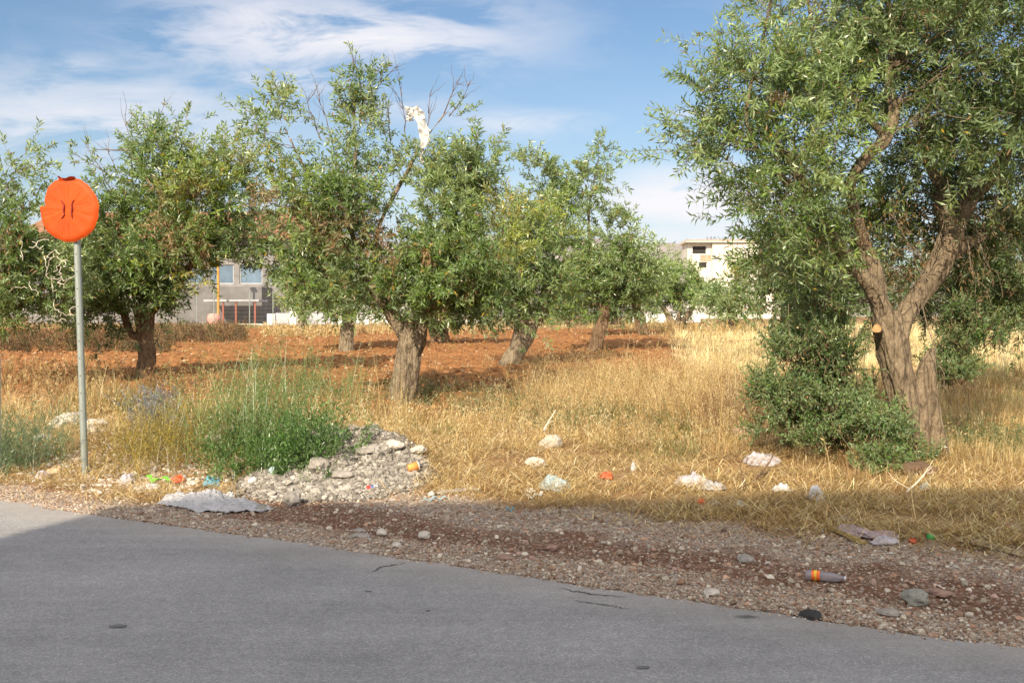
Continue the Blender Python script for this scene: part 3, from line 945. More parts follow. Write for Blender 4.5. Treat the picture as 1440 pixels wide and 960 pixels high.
hanging(trA, 19.8, [(235, 330, 14, 30, -.7), (245, 350, 14, 26, -.7), (275, 262, 22, 14, -.7), (285, 345, 8, 20, -.7)], n=90, leaf=(.12, .022))

# ---- olive cut by the picture edge, with pale vine stalks
trL = tree('olive draped with pale dead vine stalks beside the sign pole', 17.5,
     [[(-40, 545, 0, .32), (-35, 500, 0, .25), (-25, 460, 0, .2)], [(-25, 460, 0, .15), (0, 420, 0, .1), (20, 350, 0, .07), (15, 270, 0, .03)], [(-20, 450, 0, .1), (40, 420, 0, .06), (70, 390, 0, .03)], [(-25, 460, 0, .13), (-60, 400, 0, .08), (-70, 300, 0, .04)]],
     [(5, 240, 34, 34, 0, .6, 's', .9), (35, 270, 26, 24, 0, .5, 's', .7), (0, 320, 50, 50, 0, .9, 'g', 1.), (25, 350, 40, 40, -.1, .8, 'g', .95), (60, 380, 55, 40, 0, .8, 's', .95), (15, 420, 55, 40, -.1, .9, 'g', 1.), (75, 425, 45, 30, 0, .7, 's', .9), (-80, 330, 60, 110, 0, 1.1, 'g', .8)],
     bark=M_BARKD, vox=.03, leaf=(.115, .03), lai=2.5, nper=14, cl_r=.32, up=.4, accent=.05, yellow=.02)
hanging(trL, 17.5, [(12, 330, 20, 30, -.7), (0, 390, 14, 30, -.7)], n=120, leaf=(.10, .02))
PT = []
for (a, b) in [(60, 360), (75, 385), (85, 400), (65, 375), (95, 380), (80, 360), (90, 410), (55, 350), (70, 440), (95, 445), (75, 435), (85, 450), (30, 370), (40, 400), (70, 350), (62, 392), (100, 362), (88, 372), (50, 420), (78, 410), (92, 395), (35, 350)]:
    s = P3(a, b, 16.7); d = unit(rng.normal(size=3) * np.array([1, .4, 1]))
    pts = s + np.cumsum(unit(d + rng.normal(size=(7, 3)) * .7) * .07, 0)
    PT.append(pts)
m_vine = simple('dead vine', (.62, .56, .46))
for q_ in PT:
    V, Fq = tubes(q_[None], np.full((1, 7), .0055), 4)
    add_child_world(trL, 'vine_stalk', V, Fq, m_vine)

# ---- farther olives
def far_tree(label, Y0, paths, blobs, **kw):
    a = dict(vox=.035, leaf=(.155 * (Y0 / 28) ** .8, .042 * (Y0 / 28) ** .8), lai=2.4, nper=14, cl_r=.42, up=.4, accent=.03, yellow=.01, twig_r=1.6)
    a.update(kw)
    return tree(label, Y0, paths, blobs, **a)


far_tree('olive with a leaning pale split trunk at the near edge of the red field', 23.5,
     [[(706, 532, 0, .42), (718, 512, 0, .30), (730, 485, 0, .25), (733, 455, 0, .24), (736, 442, 0, .18)], [(722, 508, .1, .2), (742, 480, .1, .14), (752, 455, .1, .12), (770, 420, .1, .1), (785, 370, .1, .06)], [(733, 450, 0, .16), (715, 410, 0, .1), (700, 370, 0, .06)], [(734, 450, 0, .14), (745, 390, 0, .1), (750, 320, 0, .05)]],
     [(735, 310, 50, 38, 0, 1., 'y', .9), (700, 390, 52, 40, -.2, 1., 'g', 1.1), (755, 360, 55, 40, -.1, 1., 's', 1.), (690, 430, 46, 28, 0, 1., 'd', 1.), (775, 405, 44, 34, 0, .9, 'g', .95), (735, 420, 46, 26, .1, .9, 'g', .9), (715, 335, 35, 35, 0, .8, 's', .8), (800, 350, 30, 40, 0, .7, 'g', .6)], leaf=(.135, .036))
far_tree('tall spiky-topped olive on a dark leaning trunk in the middle of the grove', 30,
     [[(834, 508, 0, .36), (838, 490, 0, .26), (843, 465, 0, .25), (852, 440, 0, .2)], [(850, 445, 0, .15), (830, 380, .2, .10), (800, 310, .2, .06), (770, 240, .1, .025)], [(832, 375, 0, .1), (828, 300, .2, .05), (842, 220, .1, .02)], [(850, 445, 0, .14), (870, 380, 0, .09), (890, 330, 0, .04)]],
     [(757, 250, 30, 34, 0, .8, 's', .8), (845, 222, 18, 30, 0, .5, 's', .8), (830, 262, 28, 26, 0, .7, 's', .9), (795, 290, 42, 34, 0, 1., 'g', .9), (760, 300, 30, 26, 0, .8, 's', .7), (865, 325, 34, 34, 0, .8, 's', .8), (905, 350, 24, 22, 0, .6, 's', .7), (830, 370, 60, 44, 0, 1.2, 'g', 1.), (880, 385, 48, 38, 0, 1.1, 's', .95), (820, 415, 60, 28, 0, 1.2, 'g', 1.), (880, 425, 40, 22, 0, 1., 'd', .9)], bark=M_BARKD)
far_tree('low olive with a pale trunk just behind the stout furrowed one', 31,
     [[(485, 506, 0, .45), (487, 485, 0, .3), (488, 462, 0, .26), (492, 445, 0, .24)], [(490, 450, 0, .18), (470, 410, 0, .12), (455, 370, 0, .06)], [(492, 450, 0, .16), (510, 410, 0, .12), (530, 370, 0, .06)]],
     [(445, 410, 44, 34, 0, 1.2, 's', 1.), (490, 415, 48, 32, -.2, 1.2, 'g', 1.), (470, 370, 60, 34, 0, 1.3, 's', .8), (530, 420, 34, 26, 0, 1., 'g', 1.)])
far_tree('small olive on a thin pale trunk in front of the white wall', 44,
     [[(420, 480, 0, .34), (423, 460, 0, .22), (426, 442, 0, .2)], [(425, 445, 0, .14), (415, 420, 0, .1), (400, 400, 0, .05)], [(425, 445, 0, .12), (440, 420, 0, .08)]],
     [(420, 415, 34, 22, 0, 1.1, 's', .95), (395, 405, 22, 18, 0, .9, 's', .6)])
far_tree('olive with a thick dark forked trunk, half hidden by the stout furrowed one', 35,
     [[(616, 496, 0, .6), (617, 478, 0, .42), (616, 462, 0, .45)], [(614, 465, 0, .26), (604, 445, 0, .2), (590, 410, 0, .1)], [(618, 465, 0, .26), (628, 442, 0, .2), (645, 405, 0, .1)]],
     [(600, 425, 52, 24, 0, 1.4, 'd', 1.), (650, 425, 52, 26, 0, 1.4, 'd', 1.), (620, 390, 70, 36, .3, 1.5, 'g', .9)], bark=M_BARKD)
far_tree('dark round olive behind the spiky-topped one', 44,
     [[(905, 470, 0, .4), (900, 450, 0, .3), (895, 430, 0, .2)], [(895, 432, 0, .2), (880, 400, 0, .1)], [(895, 432, 0, .2), (915, 395, 0, .1)]],
     [(860, 425, 44, 26, 0, 1.5, 'd', 1.1), (895, 395, 38, 34, 0, 1.3, 'g', .9), (840, 400, 40, 34, 0, 1.3, 'd', 1.)], bark=M_BARKD)
far_tree('spreading olive with splayed stems in front of the cream building', 55,
     [[(948, 468, 0, .4), (945, 455, 0, .28), (938, 440, 0, .2)], [(940, 444, 0, .2), (928, 425, 0, .12), (915, 400, 0, .06)], [(948, 462, 0, .24), (965, 445, 0, .2), (975, 430, 0, .14), (980, 400, 0, .08)], [(950, 462, 0, .2), (955, 440, 0, .14), (955, 400, 0, .07)]],
     [(955, 400, 36, 34, 0, 2., 'g', 1.), (930, 395, 26, 32, 0, 1.5, 's', .9), (985, 412, 24, 24, 0, 1.5, 'g', .9), (950, 375, 20, 16, 0, 1.2, 's', .8), (915, 425, 24, 16, 0, 1.2, 's', .9), (975, 430, 34, 12, 0, 1.4, 'g', .8)])
far_tree('pale grey-green olive under the cream building', 50,
     [[(1024, 468, 0, .4), (1026, 450, 0, .28), (1028, 435, 0, .2)], [(1028, 438, 0, .18), (1010, 410, 0, .1)], [(1028, 438, 0, .18), (1045, 410, 0, .1)]],
     [(1035, 415, 34, 24, 0, 1.8, 's', .95), (1012, 428, 34, 20, 0, 1.5, 's', .9), (1056, 385, 22, 28, 0, 1.4, 'y', .8), (1050, 430, 30, 22, 0, 1.4, 'g', .9)])
far_tree('dense dark olive whose crown comes down to the pale dry grass', 27,
     [[(1110, 480, 0, .45), (1108, 455, 0, .3), (1110, 430, 0, .25)], [(1110, 435, 0, .2), (1080, 390, 0, .1), (1070, 350, 0, .05)], [(1110, 435, 0, .2), (1140, 380, 0, .1), (1160, 330, 0, .05)]],
     [(1092, 395, 34, 40, 0, 1.4, 'd', 1.), (1120, 345, 42, 40, 0, 1.5, 'g', 1.), (1090, 358, 20, 20, 0, 1., 's', .7), (1130, 410, 60, 40, 0, 1.5, 'd', 1.1), (1180, 380, 60, 60, .3, 1.6, 'd', 1.), (1080, 430, 34, 18, 0, 1.2, 'd', 1.), (1200, 430, 60, 40, 0, 1.4, 'd', .9)], bark=M_BARKD)
far_tree('broad shaded olive filling the gap behind the large forked one', 17,
     [[(1475, 525, 0, .34), (1462, 480, 0, .25), (1450, 440, 0, .2)], [(1445, 445, 0, .16), (1360, 400, 0, .1), (1330, 360, 0, .05)], [(1400, 445, 0, .16), (1440, 390, 0, .1), (1450, 320, 0, .05)]],
     [(1400, 400, 55, 40, 0, 1., 'g', .95), (1350, 420, 50, 40, 0, 1., 'd', 1.), (1440, 430, 50, 40, 0, 1., 'd', 1.), (1370, 350, 60, 50, .4, 1.2, 'd', .8), (1290, 400, 55, 45, .5, 1., 'd', .8), (1460, 330, 60, 70, .4, 1.2, 'd', .9), (1500, 420, 50, 60, 0, 1., 'g', .8)],
     bark=M_BARKD, leaf=(.10, .024), cl_r=.34)
far_tree('hazy olive row end beyond the field by the low white wall', 68,
     [[(862, 462, 0, .4), (864, 450, 0, .3), (866, 440, 0, .2)], [(866, 440, 0, .2), (850, 420, 0, .1)], [(866, 440, 0, .2), (885, 415, 0, .1)]],
     [(800, 425, 40, 22, 0, 2.2, 's', .9), (850, 420, 40, 24, 0, 2.2, 's', .9), (760, 430, 36, 18, 0, 2.2, 'g', .9)])


# ------------------------------------------------------------------ hills far off
m_hill = simple('hill rock', (.24, .215, .20), .95, scale=.02, var=.3, bs=.0)
hx = np.linspace(-700, 900, 200)
hy = np.linspace(700, 1150, 40)
HX, HYY = np.meshgrid(hx, hy)
prof = 42 + 50 * fbm(hx * .006, 3, 0, 40, 5) - 20 * sst(150, 400, hx)
HZZ = (prof[None] * np.sin(np.clip((HYY - 700) / 450, 0, 1) * np.pi * .9)) * (.8 + .5 * fbm(HX * .01, HYY * .01, 0, 41, 5)) - 2
V = np.stack([HX, HYY, HZZ], -1).reshape(-1, 3)
ii = np.arange(V.shape[0]).reshape(HX.shape)
hill = mesh('hills', V, np.stack([ii[:-1, :-1], ii[:-1, 1:], ii[1:, 1:], ii[1:, :-1]], -1).reshape(-1, 4), m_hill, smooth=True)
tag(hill, kind='structure')


# ------------------------------------------------------------------ boxes, buildings
def box(x0, x1, y0, y1, z0, z1, bev=0):
    V = np.array([(x, y, z) for z in (z0, z1) for y in (y0, y1) for x in (x0, x1)], float)
    Fq = np.array([(0, 2, 3, 1), (4, 5, 7, 6), (0, 1, 5, 4), (2, 6, 7, 3), (0, 4, 6, 2), (1, 3, 7, 5)])
    return V, Fq


def boxes(name, bs, mat, t, label=None, smooth=False):
    V, Fq = merge([box(*b) for b in bs])
    return add_child_world(t, name, V, Fq, mat, label=label)


def wall_with_holes(x0, x1, z0, z1, y, th, holes):
    """a wall in the XZ plane cut by rectangular openings"""
    xs = sorted({x0, x1, *[h[0] for h in holes], *[h[1] for h in holes]})
    zs = sorted({z0, z1, *[h[2] for h in holes], *[h[3] for h in holes]})
    out = []
    for i in range(len(xs) - 1):
        for k in range(len(zs) - 1):
            cx, cz = (xs[i] + xs[i + 1]) / 2, (zs[k] + zs[k + 1]) / 2
            if any(h[0] < cx < h[1] and h[2] < cz < h[3] for h in holes):
                continue
            out.append((xs[i], xs[i + 1], y, y + th, zs[k], zs[k + 1]))
    return out


m_greywall = simple('grey render', (.20, .19, .185), .9, scale=1.2)
m_greylo = simple('grey block wall', (.145, .14, .138), .9, scale=1.5)
m_tile = simple('brown roof tiles', (.25, .13, .075), .85, scale=2.5)
m_glassb = simple('bluish window glass', (.10, .15, .20), .15, .6, var=.3, scale=.5, bs=0)
m_cream = simple('cream plaster', (.56, .53, .47), .9, scale=.6, var=.1)
m_dark = simple('dark interior', (.035, .032, .03), .9)
m_brick = simple('pink brick', (.45, .27, .19), .9, scale=2)
m_white = simple('white render', (.62, .62, .60), .9, scale=1.2, var=.12)
m_panel = simple('grey sheet panel', (.34, .35, .37), .6, scale=1)
m_redp = simple('red painted steel', (.24, .085, .06), .6)
m_orng = simple('orange painted steel', (.46, .24, .06), .7)
m_galv = simple('galvanised steel', (.27, .30, .275), .45, .5, var=.12, scale=5, bs=.1, metallic=.35)
m_pink = simple('faded pink plastic', (.45, .25, .21), .7)

# long grey building behind the grove
Yw = 74.0
gz = float(height(np.array([-25.]), np.array([Yw]))[0])
X0, X1 = (40 - 720) / F * Yw, (432 - 720) / F * Yw
zt = lambda py, Y=Yw: EYE + (HZ - py) / F * Y
bl = empty('warehouse', ((X0 + X1) / 2, Yw, gz), 'long grey two storey building with a brown tiled roof seen through the olives', 'building')
zw0, zw1 = zt(402), zt(372)
wins = []
nw = 9
for i in range(nw):
    a = X0 + .8 + (X1 - X0 - 1.6) * i / nw
    wins.append((a, a + (X1 - X0 - 1.6) / nw - .45, zw0 + .15, zw1))
boxes('wall', wall_with_holes(X0, X1, gz - .3, zt(330), Yw, .3, wins) + [(X0, X0 + .3, Yw + .3, Yw + 12, gz - .3, zt(330)), (X1 - .3, X1, Yw + .3, Yw + 12, gz - .3, zt(330)), (X0, X1, Yw + 12, Yw + 12.3, gz - .3, zt(330))], m_greywall, bl)
for h in wins:
    wn = boxes('window', [(h[0] + .08, h[1] - .08, Yw + .14, Yw + .17, h[2] + .08, h[3] - .08)], m_glassb, bl)
    Vf, Ff = merge([box(h[0], h[1], Yw + .1, Yw + .2, h[2], h[2] + .08), box(h[0], h[1], Yw + .1, Yw + .2, h[3] - .08, h[3]), box(h[0], h[0] + .08, Yw + .1, Yw + .2, h[2] + .08, h[3] - .08), box(h[1] - .08, h[1], Yw + .1, Yw + .2, h[2] + .08, h[3] - .08)])
    fo = mesh('frame', Vf - np.array(bl.location), Ff, m_panel, wn)
rz0, rz1 = zt(330), zt(286)
V = np.array([(X0 - .8, Yw - .9, rz0 - .1), (X1 + .8, Yw - .9, rz0 - .1), (X1 + .8, Yw + 6.2, rz1), (X0 - .8, Yw + 6.2, rz1), (X1 + .8, Yw + 13.2, rz0 - .1), (X0 - .8, Yw + 13.2, rz0 - .1)])
V = np.vstack([V, V + [0, 0, -.22]])
Fq = np.array([(0, 1, 2, 3), (3, 2, 4, 5), (9, 8, 7, 6), (11, 10, 8, 9), (0, 6, 7, 1), (5, 4, 10, 11), (1, 7, 8, 2), (2, 8, 10, 4), (3, 9, 6, 0), (5, 11, 9, 3)])
add_child_world(bl, 'roof', V, Fq, m_tile)
boxes('annex', [((250 - 720) / F * 71, (368 - 720) / F * 71, 71, 73.98, gz - .3, zt(403, 71))], m_greylo, bl, 'lower dark grey block in front')

# canopy in front of it
Yk = 68.
gk = float(height(np.array([-20.]), np.array([Yk]))[0])
xk = lambda px, Y=Yk: (px - 720) / F * Y
cn = empty('canopy_shelter', (xk(325), Yk, gk), 'flat grey shelter roof on thin rust red posts before the grey building', 'shelter')
boxes('roof', [(xk(286), xk(364), Yk, Yk + 2.4, zt(424, Yk), zt(421, Yk))], m_panel, cn)
for px in (313, 331, 358):
    boxes('post', [(xk(px) - .06, xk(px) + .06, Yk + .1, Yk + .22, gk - .2, zt(424, Yk))], m_redp, cn)
op = empty('orange_post', (xk(313), Yk - 1, gk), 'tall orange steel post rising beside the red posted shelter', 'post')
V, Fq = tubes(np.array([[(xk(313), Yk - 1, gk - .2), (xk(313), Yk - 1, zt(395, Yk)), (xk(312), Yk - 1, zt(352, Yk))]]), np.array([[.09, .09, .08]]), 8)
add_child_world(op, 'shaft', V, Fq, m_orng)
boxes('cap', [(xk(312) - .2, xk(312) + .2, Yk - 1.2, Yk - .8, zt(352, Yk), zt(350, Yk))], m_orng, op)
# pink water drum
V, Fq = tubes(np.array([[(0, 0, -.05), (0, 0, 0), (0, 0, .35), (0, 0, .7), (0, 0, .78), (0, 0, .80)]]) + np.array([xk(301, 66), 66, float(height(np.array([xk(301, 66)]), np.array([66.]))[0])]), np.array([[.3, .42, .47, .42, .28, .01]]), 14)
tag(mesh('plastic_drum', V, Fq, m_pink, smooth=True), 'faded pink plastic drum standing at the foot of the orange post', 'drum')

# white yard wall
Yv = 66.
gv = float(height(np.array([-12.]), np.array([Yv]))[0])
xv = lambda px: (px - 720) / F * Yv
wv = empty('yard_wall', (xv(440), Yv, gv), 'white yard wall with grey sheet panels behind the red field', 'wall')
boxes('wall', [(xv(331), xv(374), Yv, Yv + .25, gv - .3, zt(455, Yv)), (xv(376), xv(387), Yv - .1, Yv + 1.6, gv - .3, zt(441, Yv)), (xv(407), xv(416), Yv, Yv + .4, gv - .3, zt(432, Yv)), (xv(470), xv(556), Yv, Yv + .25, gv - .3, zt(440, Yv)), (xv(575), xv(690), Yv + 1, Yv + 1.25, gv - .3, zt(449, Yv))], m_white, wv)
boxes('panel', [(xv(387.3), xv(406.7), Yv + .05, Yv + .15, gv - .3, zt(440, Yv)), (xv(416.3), xv(469.7), Yv + .05, Yv + .15, gv - .3, zt(437, Yv))], m_panel, wv)

# wire fence
Yf = 60.
gf = float(height(np.array([-15.]), np.array([Yf]))[0])
xf = lambda px: (px - 720) / F * Yf
fn = empty('wire_fence', (xf(350), Yf, gf), 'wire fence on slim galvanised posts along the far side of the red field', 'fence')
pxs = [30, 62, 95, 132, 170, 205, 232, 277, 301, 351, 384, 430, 470, 520, 560, 610, 650]
for px in pxs:
    V, Fq = tubes(np.array([[(xf(px), Yf, gf - .3), (xf(px), Yf, zt(409, Yf)), (xf(px), Yf, zt(408.5, Yf))]]), np.array([[.035, .035, .004]]), 6)
    add_child_world(fn, 'post', V, Fq, m_galv)
wr = []
for k in range(7):
    z = gf + .15 + k * .25
    wr.append(np.array([(xf(px), Yf - .04, z + (0 if i % 2 == 0 else -.015)) for i, px in enumerate(pxs)]))
V, Fq = tubes(np.array(wr), np.full((7, len(pxs)), .006), 3)
add_child_world(fn, 'wires', V, Fq, m_galv)

# cream building with a flat unfinished roof
Yr_ = 118.
gr_ = float(height(np.array([24.]), np.array([Yr_]))[0])
xr = lambda px, Y=Yr_: (px - 720) / F * Y
cb = empty('apartment_building', (xr(1010), Yr_, gr_), 'cream flat roofed building with rusty rebar ends on its roof', 'building')
XA, XB, XC = xr(968), xr(1002), xr(1125)
zr = lambda py: zt(py, Yr_)
hol = [(xr(975), xr(995), zr(357), zr(345)), (xr(984), xr(996), zr(377), zr(368)), (xr(975), xr(995), zr(410), zr(395))]
boxes('wall', wall_with_holes(XA, XB, gr_ - .4, zr(341), Yr_ + .6, .3, hol) + [(XB, XC, Yr_, Yr_ + .3, gr_ - .4, zr(341)), (XA, XA + .3, Yr_ + .9, Yr_ + 4, gr_ - .4, zr(341)), (XC - .3, XC, Yr_ + .3, Yr_ + 4, gr_ - .4, zr(341)), (XB, XB + .3, Yr_ + .3, Yr_ + .6, gr_ - .4, zr(341)), (XA, XC, Yr_ + 4, Yr_ + 4.3, gr_ - .4, zr(341))], m_cream, cb)
boxes('roof', [(XA - .35, XC + .3, Yr_ - .4, Yr_ + 4.6, zr(341), zr(337.5))], m_cream, cb)
boxes('roof_edge', [(XA - .37, XC + .32, Yr_ - .43, Yr_ - .401, zr(339), zr(337.3))], m_brick, cb)
for h in hol:
    wn = boxes('window', [(h[0] + .06, h[1] - .06, Yr_ + .8, Yr_ + .84, h[2] + .06, h[3] - .06)], m_dark, cb)
    Vf, Ff = merge([box(h[0], h[0] + .06, Yr_ + .75, Yr_ + .84, h[2], h[3]), box(h[1] - .06, h[1], Yr_ + .75, Yr_ + .84, h[2], h[3]), box(h[0] + .06, h[1] - .06, Yr_ + .75, Yr_ + .84, h[2], h[2] + .06), box(h[0] + .06, h[1] - .06, Yr_ + .75, Yr_ + .84, h[3] - .06, h[3])])
    mesh('frame', Vf - np.array(cb.location), Ff, m_white, wn)
boxes('brick_infill', [(xr(986), xr(1001), Yr_ + .56, Yr_ + .598, zr(367), zr(358))], m_brick, cb)
RB = []
for px in list(np.linspace(1000, 1013, 7)) + list(np.linspace(1018, 1036, 9)) + [970, 972, 975]:
    l = 7 if px > 990 else 4
    RB.append([(xr(px), Yr_ + 2 + rng.random(), zr(338)), (xr(px + rng.normal() * .5), Yr_ + 2.5, zr(338 - l * .6)), (xr(px + rng.normal()), Yr_ + 2.5, zr(338 - l * (.7 + .5 * rng.random())))])
m_rebar = simple('rusty rebar', (.10, .07, .06))
for q_ in RB:
    V, Fq = tubes(np.array([q_]), np.full((1, 3), .03), 4)
    add_child_world(cb, 'rebar', V, Fq, m_rebar)
# low white wall beyond the grove
Yl = 80.
gl = float(height(np.array([11.]), np.array([Yl]))[0])
lw = mesh('garden_wall', *box((890 - 720) / F * Yl, (985 - 720) / F * Yl, Yl, Yl + .3, gl - .3, zt(441, Yl)), m_white)
tag(lw, 'low white wall showing under the spreading olive', 'wall')

# the apartment house across the street, whose shade lies on the road
hs = empty('street_house', (0, -12, 0), 'plain three storey house across the road from the olive grove', 'building')
SH = 10.8
V, Fq = merge([box(-8.95, 9, -18, -8, 0, SH)])
add_child_world(hs, 'wall', V, Fq, m_cream)
boxes('roof', [(-9.0, 9.05, -18.05, -7.95, SH, SH + .15)], m_greywall, hs)
for fl in range(3):
    for k in range(5):
        x = -7.4 + k * 3.3
        wn = boxes('window', [(x, x + 1.3, -7.99, -7.95, 1.0 + fl * 3.5, 2.6 + fl * 3.5)], m_glassb, hs)
        mesh('frame', box(x - .08, x + 1.38, -7.99, -7.93, .9 + fl * 3.5, .99 + fl * 3.5)[0] - np.array(hs.location), box(0, 1, 0, 1, 0, 1)[1], m_white, wn)


# ------------------------------------------------------------------ grass
def blades(P, h, wd, lean, cols, name, label, cat='dry grass', mat=M_STRAW, curve=1.0, th=None):
    n = len(P)
    th = rng.random(n) * 6.283 if th is None else th
    d = np.column_stack([np.cos(th), np.sin(th), np.zeros(n)])
    sd_ = np.column_stack([-np.sin(th + rng.normal(size=n) * .6), np.cos(th), np.zeros(n)])
    up = np.array([0, 0, 1.0])
    h = h[:, None]; wd = wd[:, None]; ln = lean[:, None]
    mid = P + up * h * (.50 * np.sqrt(np.clip(1 - ln ** 2, .0, 1)) + .08) + d * h * ln * .42
    tip = P + up * h * np.sqrt(np.clip(1 - ln ** 2, .02, 1)) * (1 - .3 * ln * curve) + d * h * ln * .95
    V = np.stack([P - sd_ * wd / 2, P + sd_ * wd / 2, mid + sd_ * wd * .4, mid - sd_ * wd * .4, tip], 1).reshape(-1, 3)
    b = (np.arange(n) * 5)[:, None]
    q = b + np.array([0, 1, 2, 3]); t = b + np.array([3, 2, 4])
    o = mesh(name, V, [q, t], mat, col=np.repeat(cols, 5, 0))
    return tag(o, label, cat, kind='stuff')


STRAW = [(0.52, 0.392, 0.188), (0.6, 0.477, 0.263), (0.44, 0.297, 0.125), (0.38, 0.244, 0.1), (0.66, 0.551, 0.35), (0.5, 0.36, 0.15), (0.33, 0.212, 0.1)]
PALE = [(.68, .56, .32), (.74, .63, .40), (.60, .47, .25), (.66, .53, .28)]
RUST = [(0.323, 0.19, 0.083), (0.257, 0.15, 0.066), (0.38, 0.25, 0.11), (0.209, 0.13, 0.066)]

NB = 15
X, Y = scatter_view(52000, 5.8, 62, .58, 1.5)


def grass_prob(X, Y):
    s_ = sdist(X, Y)
    gwX = gravel_w(X) + (fbm(X * 2, Y * 2, 0, 11) - .5) * .5
    cl = fbm(X * 1.3, Y * 1.3, 0, 21, 4)
    rub = np.exp(-((X + 1.6) / .8) ** 2 - ((Y - 8.95) / .6) ** 2)
    pr = (s_ > gwX - .2) * (.1 + .9 * sst(.2, 1.8, s_ - gwX)) * (1 - .97 * red_mask(X, Y)) * np.clip((cl - .33) * 4.5, .06, 1) * (1 - .97 * sst(.25, .6, rub))
    ft = np.exp(-((X + 1.75) / 1.5) ** 2 - ((Y - 14.6) / 1.3) ** 2)
    return pr * (1 - .5 * ft), s_, gwX, cl


prob, s_, gwX, clump = grass_prob(X, Y)
keep = rng.random(len(X)) < prob
X, Y, s_, gwX, clump = (a[keep] for a in (X, Y, s_, gwX, clump))
nt_ = len(X)
r_ = X / Y
bare = np.exp(-((X - .8) / 1.3) ** 2 - ((Y - 9.9) / .9) ** 2)
tall = sst(.8, 4.2, s_ - gwX)
th_ = (.032 + .19 * tall ** 1.3) * (.4 + 1.25 * rng.random(nt_) ** 1.6) * (.45 + 1.3 * sst(.38, .66, clump)) * (1 - .65 * bare)
th_ *= .35 + 1.25 * fbm(X * .7 + 3, Y * .7, 0, 27, 3)
mound = np.exp(-((X + 3.3) / 1.6) ** 2 - ((Y - 9.8) / 1.2) ** 2)
th_ *= 1 - .35 * mound
tc_ = palette(nt_, STRAW, .14) * (.72 + .62 * fbm(X * 1.1 + 2, Y * 1.1 + 8, 0, 29, 3))[:, None]
pl = sst(17, 24, Y) * sst(.14, .18, r_)
pm = rng.random(nt_) < pl
tc_[pm] = palette(pm.sum(), PALE)
ru = rng.random(nt_) < (.65 * sst(.46, .60, fbm(X * .8 + 9, Y * .8, 0, 23)) + .3 * (r_ < -.22)) * (1 - pl)
tc_[ru] = palette(ru.sum(), RUST)
gn = rng.random(nt_) < (.6 * sst(.52, .66, fbm(X * 1.1 + 4, Y * 1.1 + 7, 0, 24)) + .12 * (r_ < -.1)) * (1 - pl)
tc_[gn] = palette(gn.sum(), [(.16, .19, .06), (.22, .23, .08), (.12, .16, .05), (.27, .25, .11)])
k = np.repeat(np.arange(nt_), NB)
n = len(k)
ang = rng.random(n) * 6.283
wind = rng.normal(size=(nt_, 2)) * .5
rad_ = (.015 + .07 * rng.random(n)) * (.6 + Y[k] / 14)
BX = X[k] + np.cos(ang) * rad_; BY = Y[k] + np.sin(ang) * rad_
dirx = np.cos(ang) * .8 + wind[k, 0] + rng.normal(size=n) * .3; diry = np.sin(ang) * .8 + wind[k, 1] + rng.normal(size=n) * .3
hgt = th_[k] * (.45 + .8 * rng.random(n))
lean = np.clip(.12 + .95 * rng.random(n) ** 1.1 + (1 - tall[k]) * .4, 0, .985)
wdt = np.maximum(.0034, Y[k] * .00040) * (.6 + .8 * rng.random(n))
cols = np.clip(tc_[k] * (1 + rng.normal(size=(n, 1)) * .22), .02, .85)
blades(np.column_stack([BX, BY, height(BX, BY) - .01]), hgt, wdt, lean, cols, 'dry_grass', 'knee high golden dry grass covering the verge and the edge of the grove', th=np.arctan2(diry, dirx))

# matted straw trampled flat along the verge
X, Y = scatter_view(150000, 5.8, 13.5, .58, 1.2)
s_ = sdist(X, Y); gwX = gravel_w(X) + (fbm(X * 2, Y * 2, 0, 11) - .5) * .5
q = s_ - gwX
keep = (q > -.35) & (q < 5) & (rng.random(len(X)) < np.where(q > 0, np.clip((fbm(X * 2.2, Y * 2.2, 0, 61, 3) - .3) * 4, .15, 1), .10) * (1 - .5 * sst(2.5, 5, q))) & (np.exp(-((X + 1.65) / .85) ** 2 - ((Y - 8.7) / .6) ** 2) < .35)
X, Y = X[keep], Y[keep]; n = len(X)
blades(np.column_stack([X, Y, height(X, Y) + .004 + .05 * rng.random(n) ** 1.5]), .07 + .26 * rng.random(n) ** 1.5, np.full(n, .0044) * (.7 + .7 * rng.random(n)), .90 + .09 * rng.random(n) ** .6, palette(n, STRAW + STRAW + PALE[:2] + RUST[:2], .22), 'matted_straw', 'straw trampled flat between the gravel and the standing grass', mat=M_STRAW, curve=2.2)


